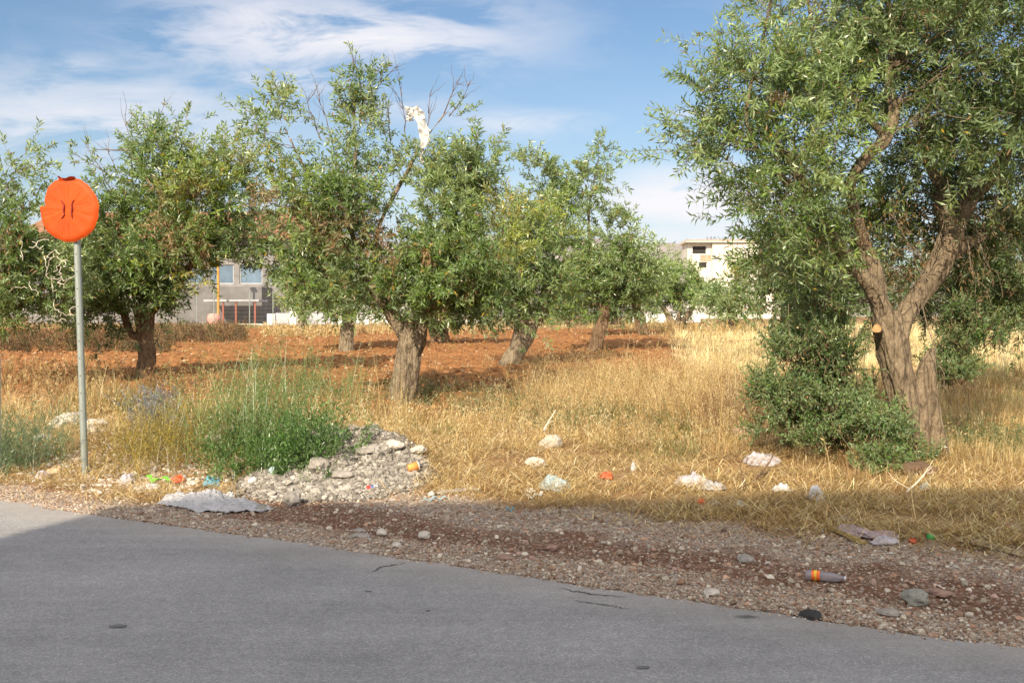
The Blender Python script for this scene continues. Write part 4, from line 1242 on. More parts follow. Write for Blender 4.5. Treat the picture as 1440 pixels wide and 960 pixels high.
# ---- seed stalks and weeds
def weed_patch(name, label, P, H, pal, stemr=.0022, nleaf=14, leaf=(.03, .006), top=.55, spread=.12, cat='weeds', kind='stuff', stem_pal=None, branch=.5, mat=None):
    n = len(P)
    D = unit(np.array([0, 0, 1.0]) + rng.normal(size=(n, 3)) * spread)
    bend = rng.normal(size=(n, 3)) * .22 * np.array([1, 1, 0])
    f3 = np.linspace(0, 1, 5)[None, :, None]
    PT = P[:, None] + D[:, None] * H[:, None, None] * f3 + bend[:, None] * H[:, None, None] * f3 ** 2
    V, Fq = tubes(PT, np.tile(np.linspace(1, .35, 5) * stemr, (n, 1)), 3)
    sc = palette(n, stem_pal or pal)
    fl = top + (1 - top) * rng.random((n, nleaf, 1))
    pos = P[:, None] + D[:, None] * H[:, None, None] * fl + bend[:, None] * H[:, None, None] * fl ** 2
    sp = rng.normal(size=(n, nleaf, 3)) * .05 * branch * H[:, None, None] * (1.2 - fl)
    pos = pos + sp * 2
    ld = unit(D[:, None] * .9 + rng.normal(size=(n, nleaf, 3)) * .6)
    Vl, Fl = leaves(pos.reshape(-1, 3), ld.reshape(-1, 3), leaf[0] * (.6 + .8 * rng.random(n * nleaf)), leaf[1])
    lc = np.repeat(palette(n, pal), nleaf, 0) * (1 + rng.normal(size=(n * nleaf, 1)) * .15)
    VV, FF = merge([(V, Fq), (Vl, Fl)])
    cc = np.concatenate([np.repeat(sc, 15, 0), np.repeat(np.clip(lc, .01, .8), 4, 0)])
    loc = P.mean(0)
    o = mesh(name, VV - loc, FF, mat or M_WEED, col=cc, loc=loc)
    return tag(o, label, cat, kind=kind)


def patch(px0, px1, py0, py1, n, dens=None):
    y0, y1 = gp((px0 + px1) / 2, py1)[1], gp((px0 + px1) / 2, py0)[1]
    Y = 1 / (1 / y0 + (1 / y1 - 1 / y0) * rng.random(n))
    X = ((px0 + (px1 - px0) * rng.random(n)) - 720) / F * Y
    return np.column_stack([X, Y, height(X, Y) - .02])


def gauss(px, py, sx, sy, n):
    x, y, z = gp(px, py)
    X = x + rng.normal(size=n) * sx; Y = y + rng.normal(size=n) * sy
    return np.column_stack([X, Y, height(X, Y) - .02])


GRN = [(.09, .17, .045), (.12, .20, .06), (.07, .14, .035), (.15, .21, .08), (.10, .15, .06)]
# tall brown seed stalks in the middle
p = patch(730, 1020, 525, 600, 1300)
weed_patch('seed_stalks', 'tall brown seed stalks standing in the golden grass', p, .35 + .55 * rng.random(len(p)), RUST[:2] + STRAW[:4] + PALE[:1], nleaf=24, leaf=(.03, .007), top=.3, spread=.25, branch=1.6, cat='dry weeds', mat=M_STRAW)
p = patch(985, 1110, 545, 620, 420)
weed_patch('rusty_weeds', 'dark brown dead weeds beside the sucker shoots', p, .25 + .35 * rng.random(len(p)), [(.16, .09, .05), (.22, .13, .07), (.28, .18, .08)], nleaf=18, leaf=(.03, .008), top=.3, cat='dry weeds', mat=M_STRAW)
p = patch(200, 460, 535, 560, 500)
weed_patch('brown_docks', 'brown withered docks along the edge of the ploughed field', p, .15 + .25 * rng.random(len(p)), RUST, nleaf=18, leaf=(.05, .014), top=.3, cat='dry weeds', mat=M_STRAW)
p = patch(0, 170, 520, 560, 420)
weed_patch('brown_thicket', 'brown dried thicket behind the sign pole', p, .16 + .26 * rng.random(len(p)), RUST + STRAW[:2], nleaf=18, leaf=(.05, .012), top=.3, cat='dry weeds', mat=M_STRAW)
for (a, b, c, d, n_, nm, lb) in [(-20, 240, 480, 498, 620, 'bramble_thicket', 'dark brown bramble thicket at the foot of the olive by the sign'), (210, 345, 470, 484, 400, 'field_brush', 'brown brush in front of the grey building')]:
    p = patch(a, b, c, d, n_)
    weed_patch(nm, lb, p, .35 + .45 * rng.random(len(p)), [(.12, .07, .035), (.17, .10, .05), (.22, .14, .06), (.09, .08, .03)], nleaf=26, leaf=(.10, .03), top=.1, spread=.3, stemr=.008, branch=1.5, cat='brush', mat=M_STRAW)
p = np.concatenate([patch(370, 500, 468, 476, 350), patch(500, 690, 462, 470, 350), patch(880, 1110, 462, 472, 420)])
weed_patch('far_grass', 'band of tall yellow grass along the far side of the red field', p, .25 + .4 * rng.random(len(p)), STRAW, nleaf=16, leaf=(.14, .028), top=.0, spread=.25, stemr=.012, cat='dry grass', mat=M_STRAW)

for (a, b, c, d, n_, lb) in [(0, 720, 565, 630, 1100, 'tangled dry weeds over the bank between the road sign and the pale furrowed trunk'), (680, 1120, 510, 640, 1900, 'tangled golden weeds filling the open ground before the pale dry grass'), (1200, 1460, 500, 660, 800, 'tangled straw coloured weeds past the large olive')]:
    p = patch(a, b, c, d, n_)
    p = p[rng.random(len(p)) < np.clip((fbm(p[:, 0] * 1.1, p[:, 1] * 1.1, 0, 71, 3) - .36) * 6, .05, 1)]
    p = p[(np.abs((p[:, 0] + 1.6) / .9) ** 2 + np.abs((p[:, 1] - 8.9) / .8) ** 2) > 1]
    weed_patch('dry_tangle', lb, p, .16 + .42 * rng.random(len(p)) ** 1.5, STRAW + STRAW + PALE[:2] + RUST[:2], nleaf=30, leaf=(.045, .006), top=.1, spread=.45, stemr=.0022, branch=2.6, cat='dry weeds', mat=M_STRAW)
# green weed clump in front
p = np.concatenate([gauss(395, 655, .30, .14, 150), gauss(350, 645, .22, .14, 70), gauss(440, 640, .2, .2, 40)])
weed_patch('weed_clump', 'dark green leafy weed clump behind the rubble heap', p, .14 + .36 * rng.random(len(p)) ** 1.3, [(.08, .16, .04), (.10, .19, .05), (.13, .21, .07), (.06, .12, .03)], nleaf=34, leaf=(.05, .013), top=.15, spread=.38, cat='weeds', kind='thing', branch=1.6)
p = np.concatenate([gauss(378, 635, .36, .28, 190), gauss(335, 620, .24, .3, 60), gauss(480, 590, .35, .5, 60)])
weed_patch('feathery_weeds', 'tall feathery light green stems rising over the dark weed clump', p, .50 + .60 * rng.random(len(p)), [(.13, .21, .065), (.16, .26, .08), (.10, .19, .045), (.20, .27, .11), (.13, .20, .08)], nleaf=46, leaf=(.034, .0055), top=.2, spread=.20, cat='weeds', branch=1.5, stemr=.0028)
p = gauss(20, 660, .28, .3, 260)
weed_patch('bluish_weed', 'blue green grassy weed at the road edge before the sign', p, .35 + .3 * rng.random(len(p)), [(.14, .20, .11), (.18, .23, .13), (.10, .16, .08)], nleaf=26, leaf=(.06, .005), top=.1, spread=.3, cat='weeds', kind='thing')
p = gauss(235, 640, .32, .3, 420)
weed_patch('flowering_weed', 'olive yellow shrubby weed with tiny yellow flowers', p, .25 + .32 * rng.random(len(p)), [(.20, .17, .05), (.26, .21, .07), (.16, .15, .05), (.45, .34, .04)], nleaf=30, leaf=(.022, .005), top=.2, spread=.35, cat='weeds', kind='thing', branch=1.3)
p = gauss(215, 600, .14, .14, 90)
weed_patch('thistle', 'grey blue thistle behind the yellow flowering weed', p, .3 + .2 * rng.random(len(p)), [(.20, .22, .22), (.26, .28, .30), (.18, .19, .28)], nleaf=22, leaf=(.03, .008), top=.3, spread=.3, cat='thistle', kind='thing')
for (a, b, sx, n_, nm, lb) in [(700, 580, .7, 320, 'sage_weeds', 'grey green low weeds at the foot of the leaning olive'), (480, 560, .8, 110, 'thin_green_weeds', 'thin green weeds around the pale furrowed trunk'), (1400, 640, .5, 260, 'verge_weeds', 'green weeds in the dry grass past the large olive'), (840, 600, .5, 160, 'aster_weeds', 'small grey green weeds dotted among golden grass'), (590, 560, .3, 160, 'spurge', 'bright green spurge against the pale furrowed trunk')]:
    p = gauss(a, b, sx, sx * .8, n_)
    weed_patch(nm, lb, p, .2 + .25 * rng.random(len(p)), [(.13, .17, .07), (.17, .20, .10), (.10, .14, .05)], nleaf=26, leaf=(.03, .008), top=.15, spread=.35, cat='weeds', branch=1.2)

# single tall stalks
sk = []
for i, (a, b, top_) in enumerate([(138, 600, 515), (240, 560, 478), (528, 600, 500), (534, 598, 470), (860, 640, 560), (705, 590, 505), (1168, 700, 610), (1010, 640, 540), (1290, 740, 660)]):
    x, y, z = gp(a, b)
    H = (b - top_) / F * y
    q = weed_patch('dry_stalk', '', np.array([[x, y, z - .02]]), np.array([H]), STRAW[:3], stemr=.005, nleaf=14, leaf=(.04, .01), top=.6, cat='stalk', kind='thing', spread=.1)
    lbs = ['bent dry stalk with a few leaves beside the sign pole', 'dry stalk standing before the dark crooked olive trunk', 'short dry stalk by the pale furrowed trunk', 'tallest straight stalk next to the pale furrowed trunk', 'dry stalk above the red wrapper', 'reddish dry stalk near the leaning split trunk', 'dry stalk leaning out of the sucker shoots', 'dry stalk behind the stone slab and big crumpled bag', 'broken dry stalk at the foot of the large olive']
    tag(q, lbs[i], 'stalk')


# ------------------------------------------------------------------ the sign
xs_, ys_, zs_ = gp(120, 668)
Ysn = ys_
sg = empty('road_sign', (xs_, ys_, zs_), 'round road sign wrapped in torn orange plastic on a leaning drilled steel pole', 'road sign')
pb = np.array([xs_, ys_, zs_ - .1]); ptp = P3(106, 262, Ysn)
pp = pb + (ptp - pb) * np.linspace(0, 1, 8)[:, None]
V, Fq = tubes(pp[None], np.full((1, 8), .031), 18)
pole = add_child_world(sg, 'pole', V, Fq, m_galv, smooth=True)
hol = []
m_hole = simple('drilled holes', (.02, .02, .02))
for k in range(13):
    f = .25 + k * .058
    c = pb + (ptp - pb) * f + np.array([.0, -.0312, 0])
    th = np.linspace(0, 2 * np.pi, 10, endpoint=False)
    Vh = np.vstack([c + .0055 * np.column_stack([np.cos(th), 0 * th, np.sin(th)]), c])
    hol.append((Vh, np.stack([np.arange(10), (np.arange(10) + 1) % 10, np.full(10, 10)], -1)))
V, Fq = merge(hol)
add_child_world(sg, 'bolt_holes', V, Fq, m_hole)
# disc, turned toward the road to the side
ctr_s = P3(97, 295, Ysn - .06)
yaw = rad(9)
fx = np.array([math.cos(yaw), -math.sin(yaw), 0]) * np.array([1, 1, 1]); fz = np.array([-.03, 0, 1.0]); fn_ = np.array([-math.sin(yaw), -math.cos(yaw), 0])
def disc(rf, off, nr=14, na=96, wr=0.0, bulge=0.0):
    th = np.linspace(0, 2 * np.pi, na, endpoint=False)
    Vv = [ctr_s + fn_ * (off + bulge)]
    for k in range(1, nr + 1):
        rr = rf(th) * k / nr
        dz = wr * (np.sin(th * 11 + 3 * vn(np.cos(th) * 2 + 5, np.sin(th) * 2 + 5, 0, 3)) * .5 + (fbm(np.cos(th) * 6 + 9, np.sin(th) * 6 + 9, k * .25, 5, 3) - .5) * 1.6) * (k / nr) ** .7 + bulge * (1 - (k / nr) ** 3)
        dz = dz - (0.022 if (k == nr and wr) else 0) - (0.008 if (k == nr - 1 and wr) else 0)
        Vv.extend(ctr_s + np.outer(np.cos(th) * rr, fx) + np.outer(np.sin(th) * rr, fz) + np.outer(off + dz, fn_))
    Vv = np.array(Vv)
    j = np.arange(na); j2 = (j + 1) % na
    T = np.stack([np.zeros(na, int), 1 + j, 1 + j2], -1)
    Qd = np.concatenate([np.stack([1 + k * na + j, 1 + (k + 1) * na + j, 1 + (k + 1) * na + j2, 1 + k * na + j2], -1) for k in range(nr - 1)])
    return Vv, [T, Qd]


R0 = .302
def notch(th):
    a = np.angle(np.exp(1j * (th - rad(170))))
    r = R0 * (1 + .01 * np.sin(th * 7) + .006 * np.sin(th * 17))
    r = r - .050 * np.exp(-((a - .0) / .12) ** 2) * (a < .05) - .030 * np.exp(-((a + .25) / .22) ** 2)
    return r


m_or, t_, o_ = new_mat('orange plastic wrap')
co = obj_co(t_)
c_ = t_.ramp(t_.noise(co, 6, 5), [(.3, (.42, .050, .004)), (.7, (.50, .070, .006))])
bsdf(t_, o_, c_, .6, .2, t_.noise(co, 25, 4), .3, .008)
m_plate = simple('sign plate back', (.35, .35, .36), .5, metallic=.3)
V, Fq = disc(lambda th: R0 * .86 - (.09 * np.exp(-((np.angle(np.exp(1j * (th - rad(170))))) / .3) ** 2)), -.004, 3)
add_child_world(sg, 'plate', V, Fq, m_plate)
V, Fq = disc(notch, .016, 16, 160, .003, .004)
cov = add_child_world(sg, 'plastic_cover', V, Fq, m_or, smooth=True)
# radial creases: raised thin folds of the wrap
cre = []
for k in range(26):
    th0 = k * 2 * np.pi / 26 + rng.normal() * .06
    r0, r1 = .10 + .06 * rng.random(), .19 + .08 * rng.random()
    f = np.linspace(0, 1, 6)
    rr = r0 + (r1 - r0) * f
    pts = ctr_s + np.outer(np.cos(th0) * rr, fx) + np.outer(np.sin(th0) * rr, fz) + fn_ * .0195
    cre.append(pts)
V, Fq = tubes(np.array(cre), np.tile([[.0008, .0018, .002, .0018, .0012, .0006]], (26, 1)), 4)
add_child_world(sg, 'creases', V, Fq, m_or, smooth=True)
# the two torn vertical slits in its middle, with curled lips
m_slit = simple('torn slit', (.16, .012, .006), .7)
sl = []
for (sgn_, xo) in ((-1, -.035), (1, .045)):
    zz = np.linspace(-.085, .09, 12)
    xx = xo + .004 * np.sin(zz * 60 + sgn_) + np.where(zz > .04, sgn_ * .55 * (zz - .04), 0) + (np.where(zz < -.05, sgn_ * .9 * (-.05 - zz), 0) if sgn_ < 0 else 0)
    sl.append(ctr_s + np.outer(xx, fx) + np.outer(zz, fz) + fn_ * .0245)
V, Fq = tubes(np.array(sl), np.tile([[.003, .007, .009, .007, .009, .012, .012, .010, .008, .007, .006, .003]], (2, 1)), 5)
add_child_world(sg, 'torn_slits', V, Fq, m_slit)
# flap on top
fl = []
for (a, b) in ((78, 251), (100, 249)):
    pass
f = np.linspace(0, 1, 9)
top_pts = np.array([P3(82 + 24 * x_, 251.5 + 1.2 * math.sin(x_ * 5) - (1.5 if x_ < .2 else 0), Ysn - .08) for x_ in f])
V = np.vstack([top_pts, top_pts + np.array([0, -.03, .012]) + rng.normal(size=(9, 3)) * .004, top_pts + np.array([0, .02, -.03])])
a = np.arange(8)
add_child_world(sg, 'torn_flap', V, np.concatenate([np.stack([a, a + 1, a + 10, a + 9], -1), np.stack([a + 18, a + 19, a + 1, a], -1)]), m_or)
boxes('clamp', [(ctr_s[0] - .05, ctr_s[0] + .06, ys_ - .036, ys_ + .036, ctr_s[2] - .02, ctr_s[2] + .02)], m_galv, sg)

# a second, slimmer pole cut by the picture edge
x2, y2, z2 = gp(0, 672)
p2 = mesh('marker_pole', *tubes(np.array([[(x2 - .008, y2, z2 - .05), (x2 - .008, y2, z2 + .9), (x2 - .008, y2, z2 + 1.10), (x2 - .008, y2, z2 + 1.102)]]), np.array([[.014, .014, .014, .001]]), 10), m_galv)
tag(p2, 'slim grey pole at the very edge of the view before the blue green weed', 'pole')


# ------------------------------------------------------------------ stones, rubble, litter
def lump(px, py, size, name, label, cat, mat, seed, flat=.65, rough=.35, sub=3, elong=1., group=None, sink=.25, rot=None, col=None, smooth=False):
    import bmesh
    x, y, z = gp(px, py)
    bm = bmesh.new()
    bmesh.ops.create_icosphere(bm, subdivisions=sub, radius=1)
    V = np.array([v.co[:] for v in bm.verts])
    Fq = np.array([[v.index for v in f.verts] for f in bm.faces])
    bm.free()
    o1 = fbm(V[:, 0] * 1.3 + seed * 3.7, V[:, 1] * 1.3 + 4, V[:, 2] * 1.3 + 9, seed, 2) - .5
    cell = np.round(V * 1.6 + rng.normal(size=3) * .3)
    fac = 1 + rough * (2 * o1 + .5 * (hsh(cell[:, 0] + 50, cell[:, 1] + 50, cell[:, 2] + 50, seed) - .5) + .35 * (fbm(V[:, 0] * 5 + 9, V[:, 1] * 5 + 9, V[:, 2] * 5 + 9, seed + 3, 3) - .5))
    V = V * fac[:, None] * np.array([elong, 1, flat]) * size / 2
    a = rot if rot is not None else (seed * 1.7)
    c, s = math.cos(a), math.sin(a)
    V = np.column_stack([V[:, 0] * c - V[:, 1] * s, V[:, 0] * s + V[:, 1] * c, V[:, 2]])
    loc = (x, y, z + size / 2 * flat * (1 - 2 * sink))
    o = mesh(name, V, Fq, mat, smooth=smooth, loc=loc, col=None if col is None else np.tile(col, (len(V), 1)))
    return tag(o, label, cat, group)


m_rockg = simple('grey rock', (.27, .245, .215), .95, scale=18, var=.3)
m_rockw = simple('pale limestone', (.46, .42, .36), .95, scale=15, var=.22)
m_rockr = simple('reddish stone', (.26, .17, .13), .95, scale=15)
m_brownr = simple('earth brown rock', (.11, .07, .045), .95, scale=15)
m_rockp = simple('mauve grey stone', (.34, .27, .29), .9, scale=12)
m_tar = simple('black tar lump', (.035, .033, .033), .8, scale=30)
m_conc = simple('greenish grey concrete', (.24, .235, .20), .95, scale=15, var=.3)

# rubble heap: a mass of small plaster and concrete crumbs over the mound
n = 52000
X = -1.62 + rng.normal(size=n) * .45; Y = 8.75 + rng.normal(size=n) * .42
hd = height(X, Y)
keep = (sdist(X, Y) > .8) & (np.abs((X + 1.62) / .86) ** 2 + np.abs((Y - 8.75) / .72) ** 2 < 1.0 + .3 * rng.random(n))
X, Y = X[keep], Y[keep]
r = .0045 + .010 * rng.random(len(X)) ** 2 + .034 * rng.random(len(X)) ** 22
Vp, Fp, Cp = pebbles(np.column_stack([X, Y, height(X, Y) + .02 * rng.random(len(X))]), r, palette(len(X), [(.26, .24, .205), (.215, .195, .17), (.31, .285, .25), (.155, .138, .118), (.37, .345, .305)]), (.5, .9), .95)
k_ = rng.random(len(X)) < .5
Vp2, Fp2, Cp2 = pebbles(np.column_stack([X[k_], Y[k_], height(X[k_], Y[k_]) - .004]), np.full(k_.sum(), .022), palette(k_.sum(), [(.29, .26, .22), (.25, .22, .185)], .06), (.18, .3))
Vp, Fp, Cp = np.vstack([Vp, Vp2]), np.vstack([Fp, Fp2 + len(Vp)]), np.vstack([Cp, Cp2])
tag(mesh('rubble_heap', Vp, Fp, M_STONE, col=Cp), 'heap of pale crushed plaster and concrete rubble at the verge', 'rubble', kind='stuff')
n = 5000
X = -3.2 + rng.normal(size=n) * .9; Y = 9.3 + rng.normal(size=n) * .6
keep = (sdist(X, Y) > .5)
X, Y = X[keep], Y[keep]
r = .006 + .03 * rng.random(len(X)) ** 4
Vp, Fp, Cp = pebbles(np.column_stack([X, Y, height(X, Y)]), r, palette(len(X), [(.50, .47, .43), (.40, .34, .28), (.56, .50, .44), (.34, .26, .20)]))
tag(mesh('scattered_rubble', Vp, Fp, M_STONE, col=Cp), 'small rubble scattered among the weeds around the sign pole', 'rubble', kind='stuff')
n = 900
X, Y = scatter_view(n * 3, 4.6, 9, .58)
k_ = (sdist(X, Y) > .3) & (sdist(X, Y) < gravel_w(X) + .1)
X, Y = X[k_], Y[k_]
r = .012 + .016 * rng.random(len(X)) ** 2
Vp, Fp, Cp = pebbles(np.column_stack([X, Y, height(X, Y) + r * .2]), r, palette(len(X), GRAVC + [(.36, .25, .20)]))
tag(mesh('pebbles', Vp, Fp, M_STONE, col=Cp), 'coarser pebbles lying over the red brown verge', 'pebbles', kind='stuff')

stones = [
 (410, 708, .15, m_rockg, 'upright grey rubble block at the road side foot of the heap', 1.0),
 (366, 716, .11, m_conc, 'dull grey chunk where the white film ends', .6),
 (448, 660, .17, m_rockg, 'grey block on the shoulder of the rubble heap', .7),
 (520, 640, .22, m_rockg, 'largest broken slab crowning the rubble heap', .5),
 (555, 634, .15, m_rockw, 'white limestone lump in the sun on top of the heap', .6),
 (588, 637, .14, m_rockw, 'white lump ending the sunlit top of the heap', .6),
 (480, 672, .20, m_rockg, 'flat grey slab halfway down the heap', .4),
 (100, 600, .42, m_rockw, 'big pale rock behind the sign pole', .6),
 (135, 606, .22, m_rockw, 'smaller pale rock just past the sign pole', .8),
 (60, 618, .20, m_rockw, 'pale rock sunk in the grass before the big pale one', .5),
 (300, 620, .16, m_rockw, 'white stone among the weeds before the dark clump', .6),
 (536, 752, .075, m_rockw, 'rounded buff stone on the dark verge under the heap', .7),
 (505, 756, .10, m_rockg, 'oval grey green stone in the gravel near the asphalt crack', .4),
 (506, 745, .09, m_rockg, 'flat buff stone just above the oval one', .3),
 (597, 756, .075, m_rockw, 'pale knob of stone on the red earth', .7),
 (557, 768, .06, m_rockw, 'small pale stone by the edge of the asphalt', .7),
 (776, 770, .07, m_rockr, 'pointed pinkish stone on the brown verge', .7),
 (710, 785, .09, m_rockr, 'brownish stone half sunk at mid verge', .5),
 (1287, 850, .13, m_conc, 'greenish grey concrete chunk lying past the bottle', .7),
 (1318, 836, .10, m_rockr, 'pinkish brick fragment beside the concrete chunk', .5),
 (1140, 866, .10, m_tar, 'black tar lump on the edge of the asphalt', .5),
 (1248, 866, .09, m_rockg, 'flat grey stone between tar lump and concrete chunk', .4),
 (1050, 790, .11, m_rockg, 'small grey stone sunk in the brown gravel', .35),
 (1000, 835, .07, m_rockw, 'white pebble sized stone near the asphalt', .6),
 (1202, 753, .22, m_rockp, 'mauve flat stone lying behind the thin plank', .3),
 (1238, 757, .20, m_rockp, 'second flat stone touching the mauve one', .25),
 (1045, 610, .26, m_rockp, 'mauve grey slab in the grass beyond the big crumpled bag', .4),
 (775, 628, .22, m_rockw, 'buff boulder in the sunlit straw', .75),
 (753, 655, .16, m_rockw, 'buff tilted stone where the shade begins', .6),
 (1215, 645, .14, m_rockw, 'buff stone under the sucker shoots', .8),
 (1292, 668, .24, m_brownr, 'brown boulder at the foot of the large olive', .7),
]
for i, (a, b, sz, mt, lb, fl_) in enumerate(stones):
    lump(a, b + 3, sz, 'stone', lb, 'stone', mt, i + 3, flat=fl_, elong=1.25, group='stones along the verge', sink=.2)


# crumpled plastic
def plastic(name, c, trans=.35, rough=.35):
    m, t, out = new_mat(name)
    co = obj_co(t)
    n1 = t.noise(co, 14, 6, .7)
    c1 = t.ramp(n1, [(.3, tuple(x * .72 for x in c)), (.7, tuple(min(.95, x * 1.08) for x in c))])
    b = t.n('ShaderNodeBsdfPrincipled')
    t.set(b.inputs['Base Color'], c1)
    b.inputs['Roughness'].default_value = rough
    b.inputs['Specular IOR Level'].default_value = .5
    bm_ = t.n('ShaderNodeBump'); bm_.inputs['Strength'].default_value = .6; bm_.inputs['Distance'].default_value = .012
    t.set(bm_.inputs['Height'], t.noise(co, 30, 6, .65, 1.2)); t.set(b.inputs['Normal'], bm_.outputs[0])
    tr = t.n('ShaderNodeBsdfTranslucent'); t.set(tr.inputs[0], c1)
    mx = t.n('ShaderNodeMixShader'); mx.inputs[0].default_value = trans
    t.set(mx.inputs[1], b.outputs[0]); t.set(mx.inputs[2], tr.outputs[0]); t.set(out.inputs[0], mx.outputs[0])
    return m


m_film = plastic('milky film', (.62, .62, .64))
m_bagw = plastic('white bag', (.80, .80, .80))
m_bagp = plastic('dusty white bag', (.66, .62, .66))
m_blue = plastic('light blue bag', (.16, .50, .66))
m_cyan = plastic('pale blue film', (.55, .68, .72))
m_lime = plastic('lime green strap', (.25, .68, .08), .2)
m_redw = plastic('red wrapper', (.62, .10, .03), .1)
m_mint = plastic('pale green paper', (.55, .75, .50), .2)
m_ltgy = plastic('grey paper', (.48, .46, .45), .1)
m_card = simple('weathered card', (.50, .36, .24), .9)
m_wood = bark_mat('weathered wood', (.20, .15, .09), (.42, .33, .21), (.58, .49, .34))
m_woody = bark_mat('yellowed wood', (.20, .14, .05), (.40, .29, .11), (.52, .40, .18))


def crumple(px, py, wpx, hpx, name, label, cat, mat, seed, hgt=.05, yaw=0., fold=1.0, group=None, edge=.25, res=44, lift=.01, cre=1.0):
    """a thin sheet of film, creased and lying on the ground, its outline torn"""
    x, y, z = gp(px, py)
    wdt, dep = wpx / F * y, hpx / F * y * (y / 2.6)       # foreshortened on the ground
    dep = min(dep, wdt * 1.1)
    gx, gy = np.meshgrid(np.linspace(-1, 1, res), np.linspace(-1, 1, res))
    # map the square to a ragged round outline
    a = np.arctan2(gy, gx); rr = np.maximum(np.abs(gx), np.abs(gy))
    out_ = 1 + edge * 2 * (fbm(np.cos(a) * 1.8 + seed, np.sin(a) * 1.8 + 3, 0, seed, 4, .6) - .5)
    X = np.cos(a) * rr * out_ * wdt / 2; Yy = np.sin(a) * rr * out_ * dep / 2
    c, s = math.cos(yaw), math.sin(yaw)
    X, Yy = X * c - Yy * s, X * s + Yy * c
    k = 9 / max(wdt, .1) ** .4 * (1.5 if cre > 1 else 1)
    rid = 1 - np.abs(fbm(X * k + seed, Yy * k * 1.2, 0, seed + 2, 4, .55) * 2 - 1)
    rid2 = 1 - np.abs(fbm(X * k * 2.6 + 7, Yy * k * 2.6 + seed, 0, seed + 5, 3) * 2 - 1)
    body = np.clip(1 - rr ** 2.2, 0, 1)
    dome = (1 - np.clip(rr, 0, 1) ** 2) ** .6 * (.1 + 1.4 * fbm(X * 9 / max(wdt, .1) * .6 + seed, Yy * 9 / max(wdt, .1) * .6 + 2, 0, seed + 9, 2))
    Zz = lift + hgt * .72 * fold * (.95 * dome + .22 * cre * (rid ** 3) * (.3 + .7 * body) + .16 * cre * rid2 ** 3 * (.3 + .7 * body) - .1)
    Zz = np.maximum(Zz, .002) + height(X + x, Yy + y) - z
    V = np.stack([X, Yy, Zz], -1).reshape(-1, 3)
    ii = np.arange(res * res).reshape(res, res)
    Fq = np.stack([ii[:-1, :-1], ii[:-1, 1:], ii[1:, 1:], ii[1:, :-1]], -1).reshape(-1, 4)
    o = mesh(name, V, Fq, mat, smooth=True, loc=(x, y, z))
    md = o.modifiers.new('t', 'SOLIDIFY'); md.thickness = .0012
    return tag(o, label, cat, group)


crumple(300, 716, 160, 22, 'plastic_sheet', 'long milky plastic sheet heaped at the road edge below the blue bag', 'plastic sheet', m_film, 3, .095, yaw=-.22, edge=.45, cre=2.4, res=90)
crumple(255, 708, 60, 14, 'plastic_sheet', 'small swelling end of milky film nearer the sign', 'plastic sheet', m_film, 8, .09, yaw=-.1, cre=1.8)
crumple(298, 686, 26, 13, 'blue_bag', 'crumpled light blue bag behind the milky sheet', 'plastic bag', m_blue, 5, .09)
crumple(322, 700, 18, 8, 'paper_scrap', 'small white scrap on top of the milky sheet', 'litter', m_bagw, 15, .05)
lump(385, 672, .10, 'white_cup', 'pale blue white plastic tub upright on the rubble edge', 'tub', m_cyan, 41, flat=1.1, rough=.12, smooth=True)
lump(355, 684, .09, 'white_bag', 'small tied white bag beside the plastic tub', 'plastic bag', m_bagw, 42, flat=.8, rough=.3, smooth=True)
crumple(178, 680, 22, 12, 'white_bag', 'white rag at the road edge before the lime strap', 'plastic bag', m_bagp, 16, .08)
crumple(60, 676, 20, 12, 'white_bag', 'dusty white rag in straw before the sign pole', 'plastic bag', m_bagp, 17, .09)
crumple(76, 666, 24, 8, 'card_scrap', 'pinkish card scrap at the very foot of the sign pole', 'litter', m_card, 18, .04)
crumple(180, 592, 10, 10, 'white_scrap', 'white scrap on the earth bank under the thistle', 'litter', m_bagw, 19, .09)
crumple(250, 680, 20, 8, 'red_wrapper', 'torn red wrapper beside the lime strap', 'wrapper', m_redw, 20, .06)
crumple(205, 690, 40, 8, 'paper_scrap', 'off white paper scraps under the lime strap', 'litter', m_bagw, 21, .05)


def ribbon(pts_px, wdt, name, label, cat, mat, lift=.02, th=.003):
    P = np.array([gp(a, b) for a, b in pts_px]); P = cr(P, 5 * len(P)); P[:, 2] = height(P[:, 0], P[:, 1]) + lift + .015 * np.sin(np.arange(len(P)) * .9)
    loc = P.mean(0)
    T = unit(np.gradient(P, axis=0)); N = unit(np.cross(T, [0, 0, 1.]))
    V = np.vstack([P - N * wdt / 2, P + N * wdt / 2, P - N * wdt / 2 + [0, 0, th], P + N * wdt / 2 + [0, 0, th]]) - loc
    k = len(P); a = np.arange(k - 1)
    Fq = np.concatenate([np.stack([a, a + 1, a + k + 1, a + k], -1)[:, ::-1], np.stack([a, a + 1, a + k + 1, a + k], -1) + 2 * k, np.stack([a, a + 1, a + 2 * k + 1, a + 2 * k], -1), np.stack([a + k, a + k + 1, a + 3 * k + 1, a + 3 * k], -1)[:, ::-1]])
    return tag(mesh(name, V, Fq, mat, loc=loc), label, cat)


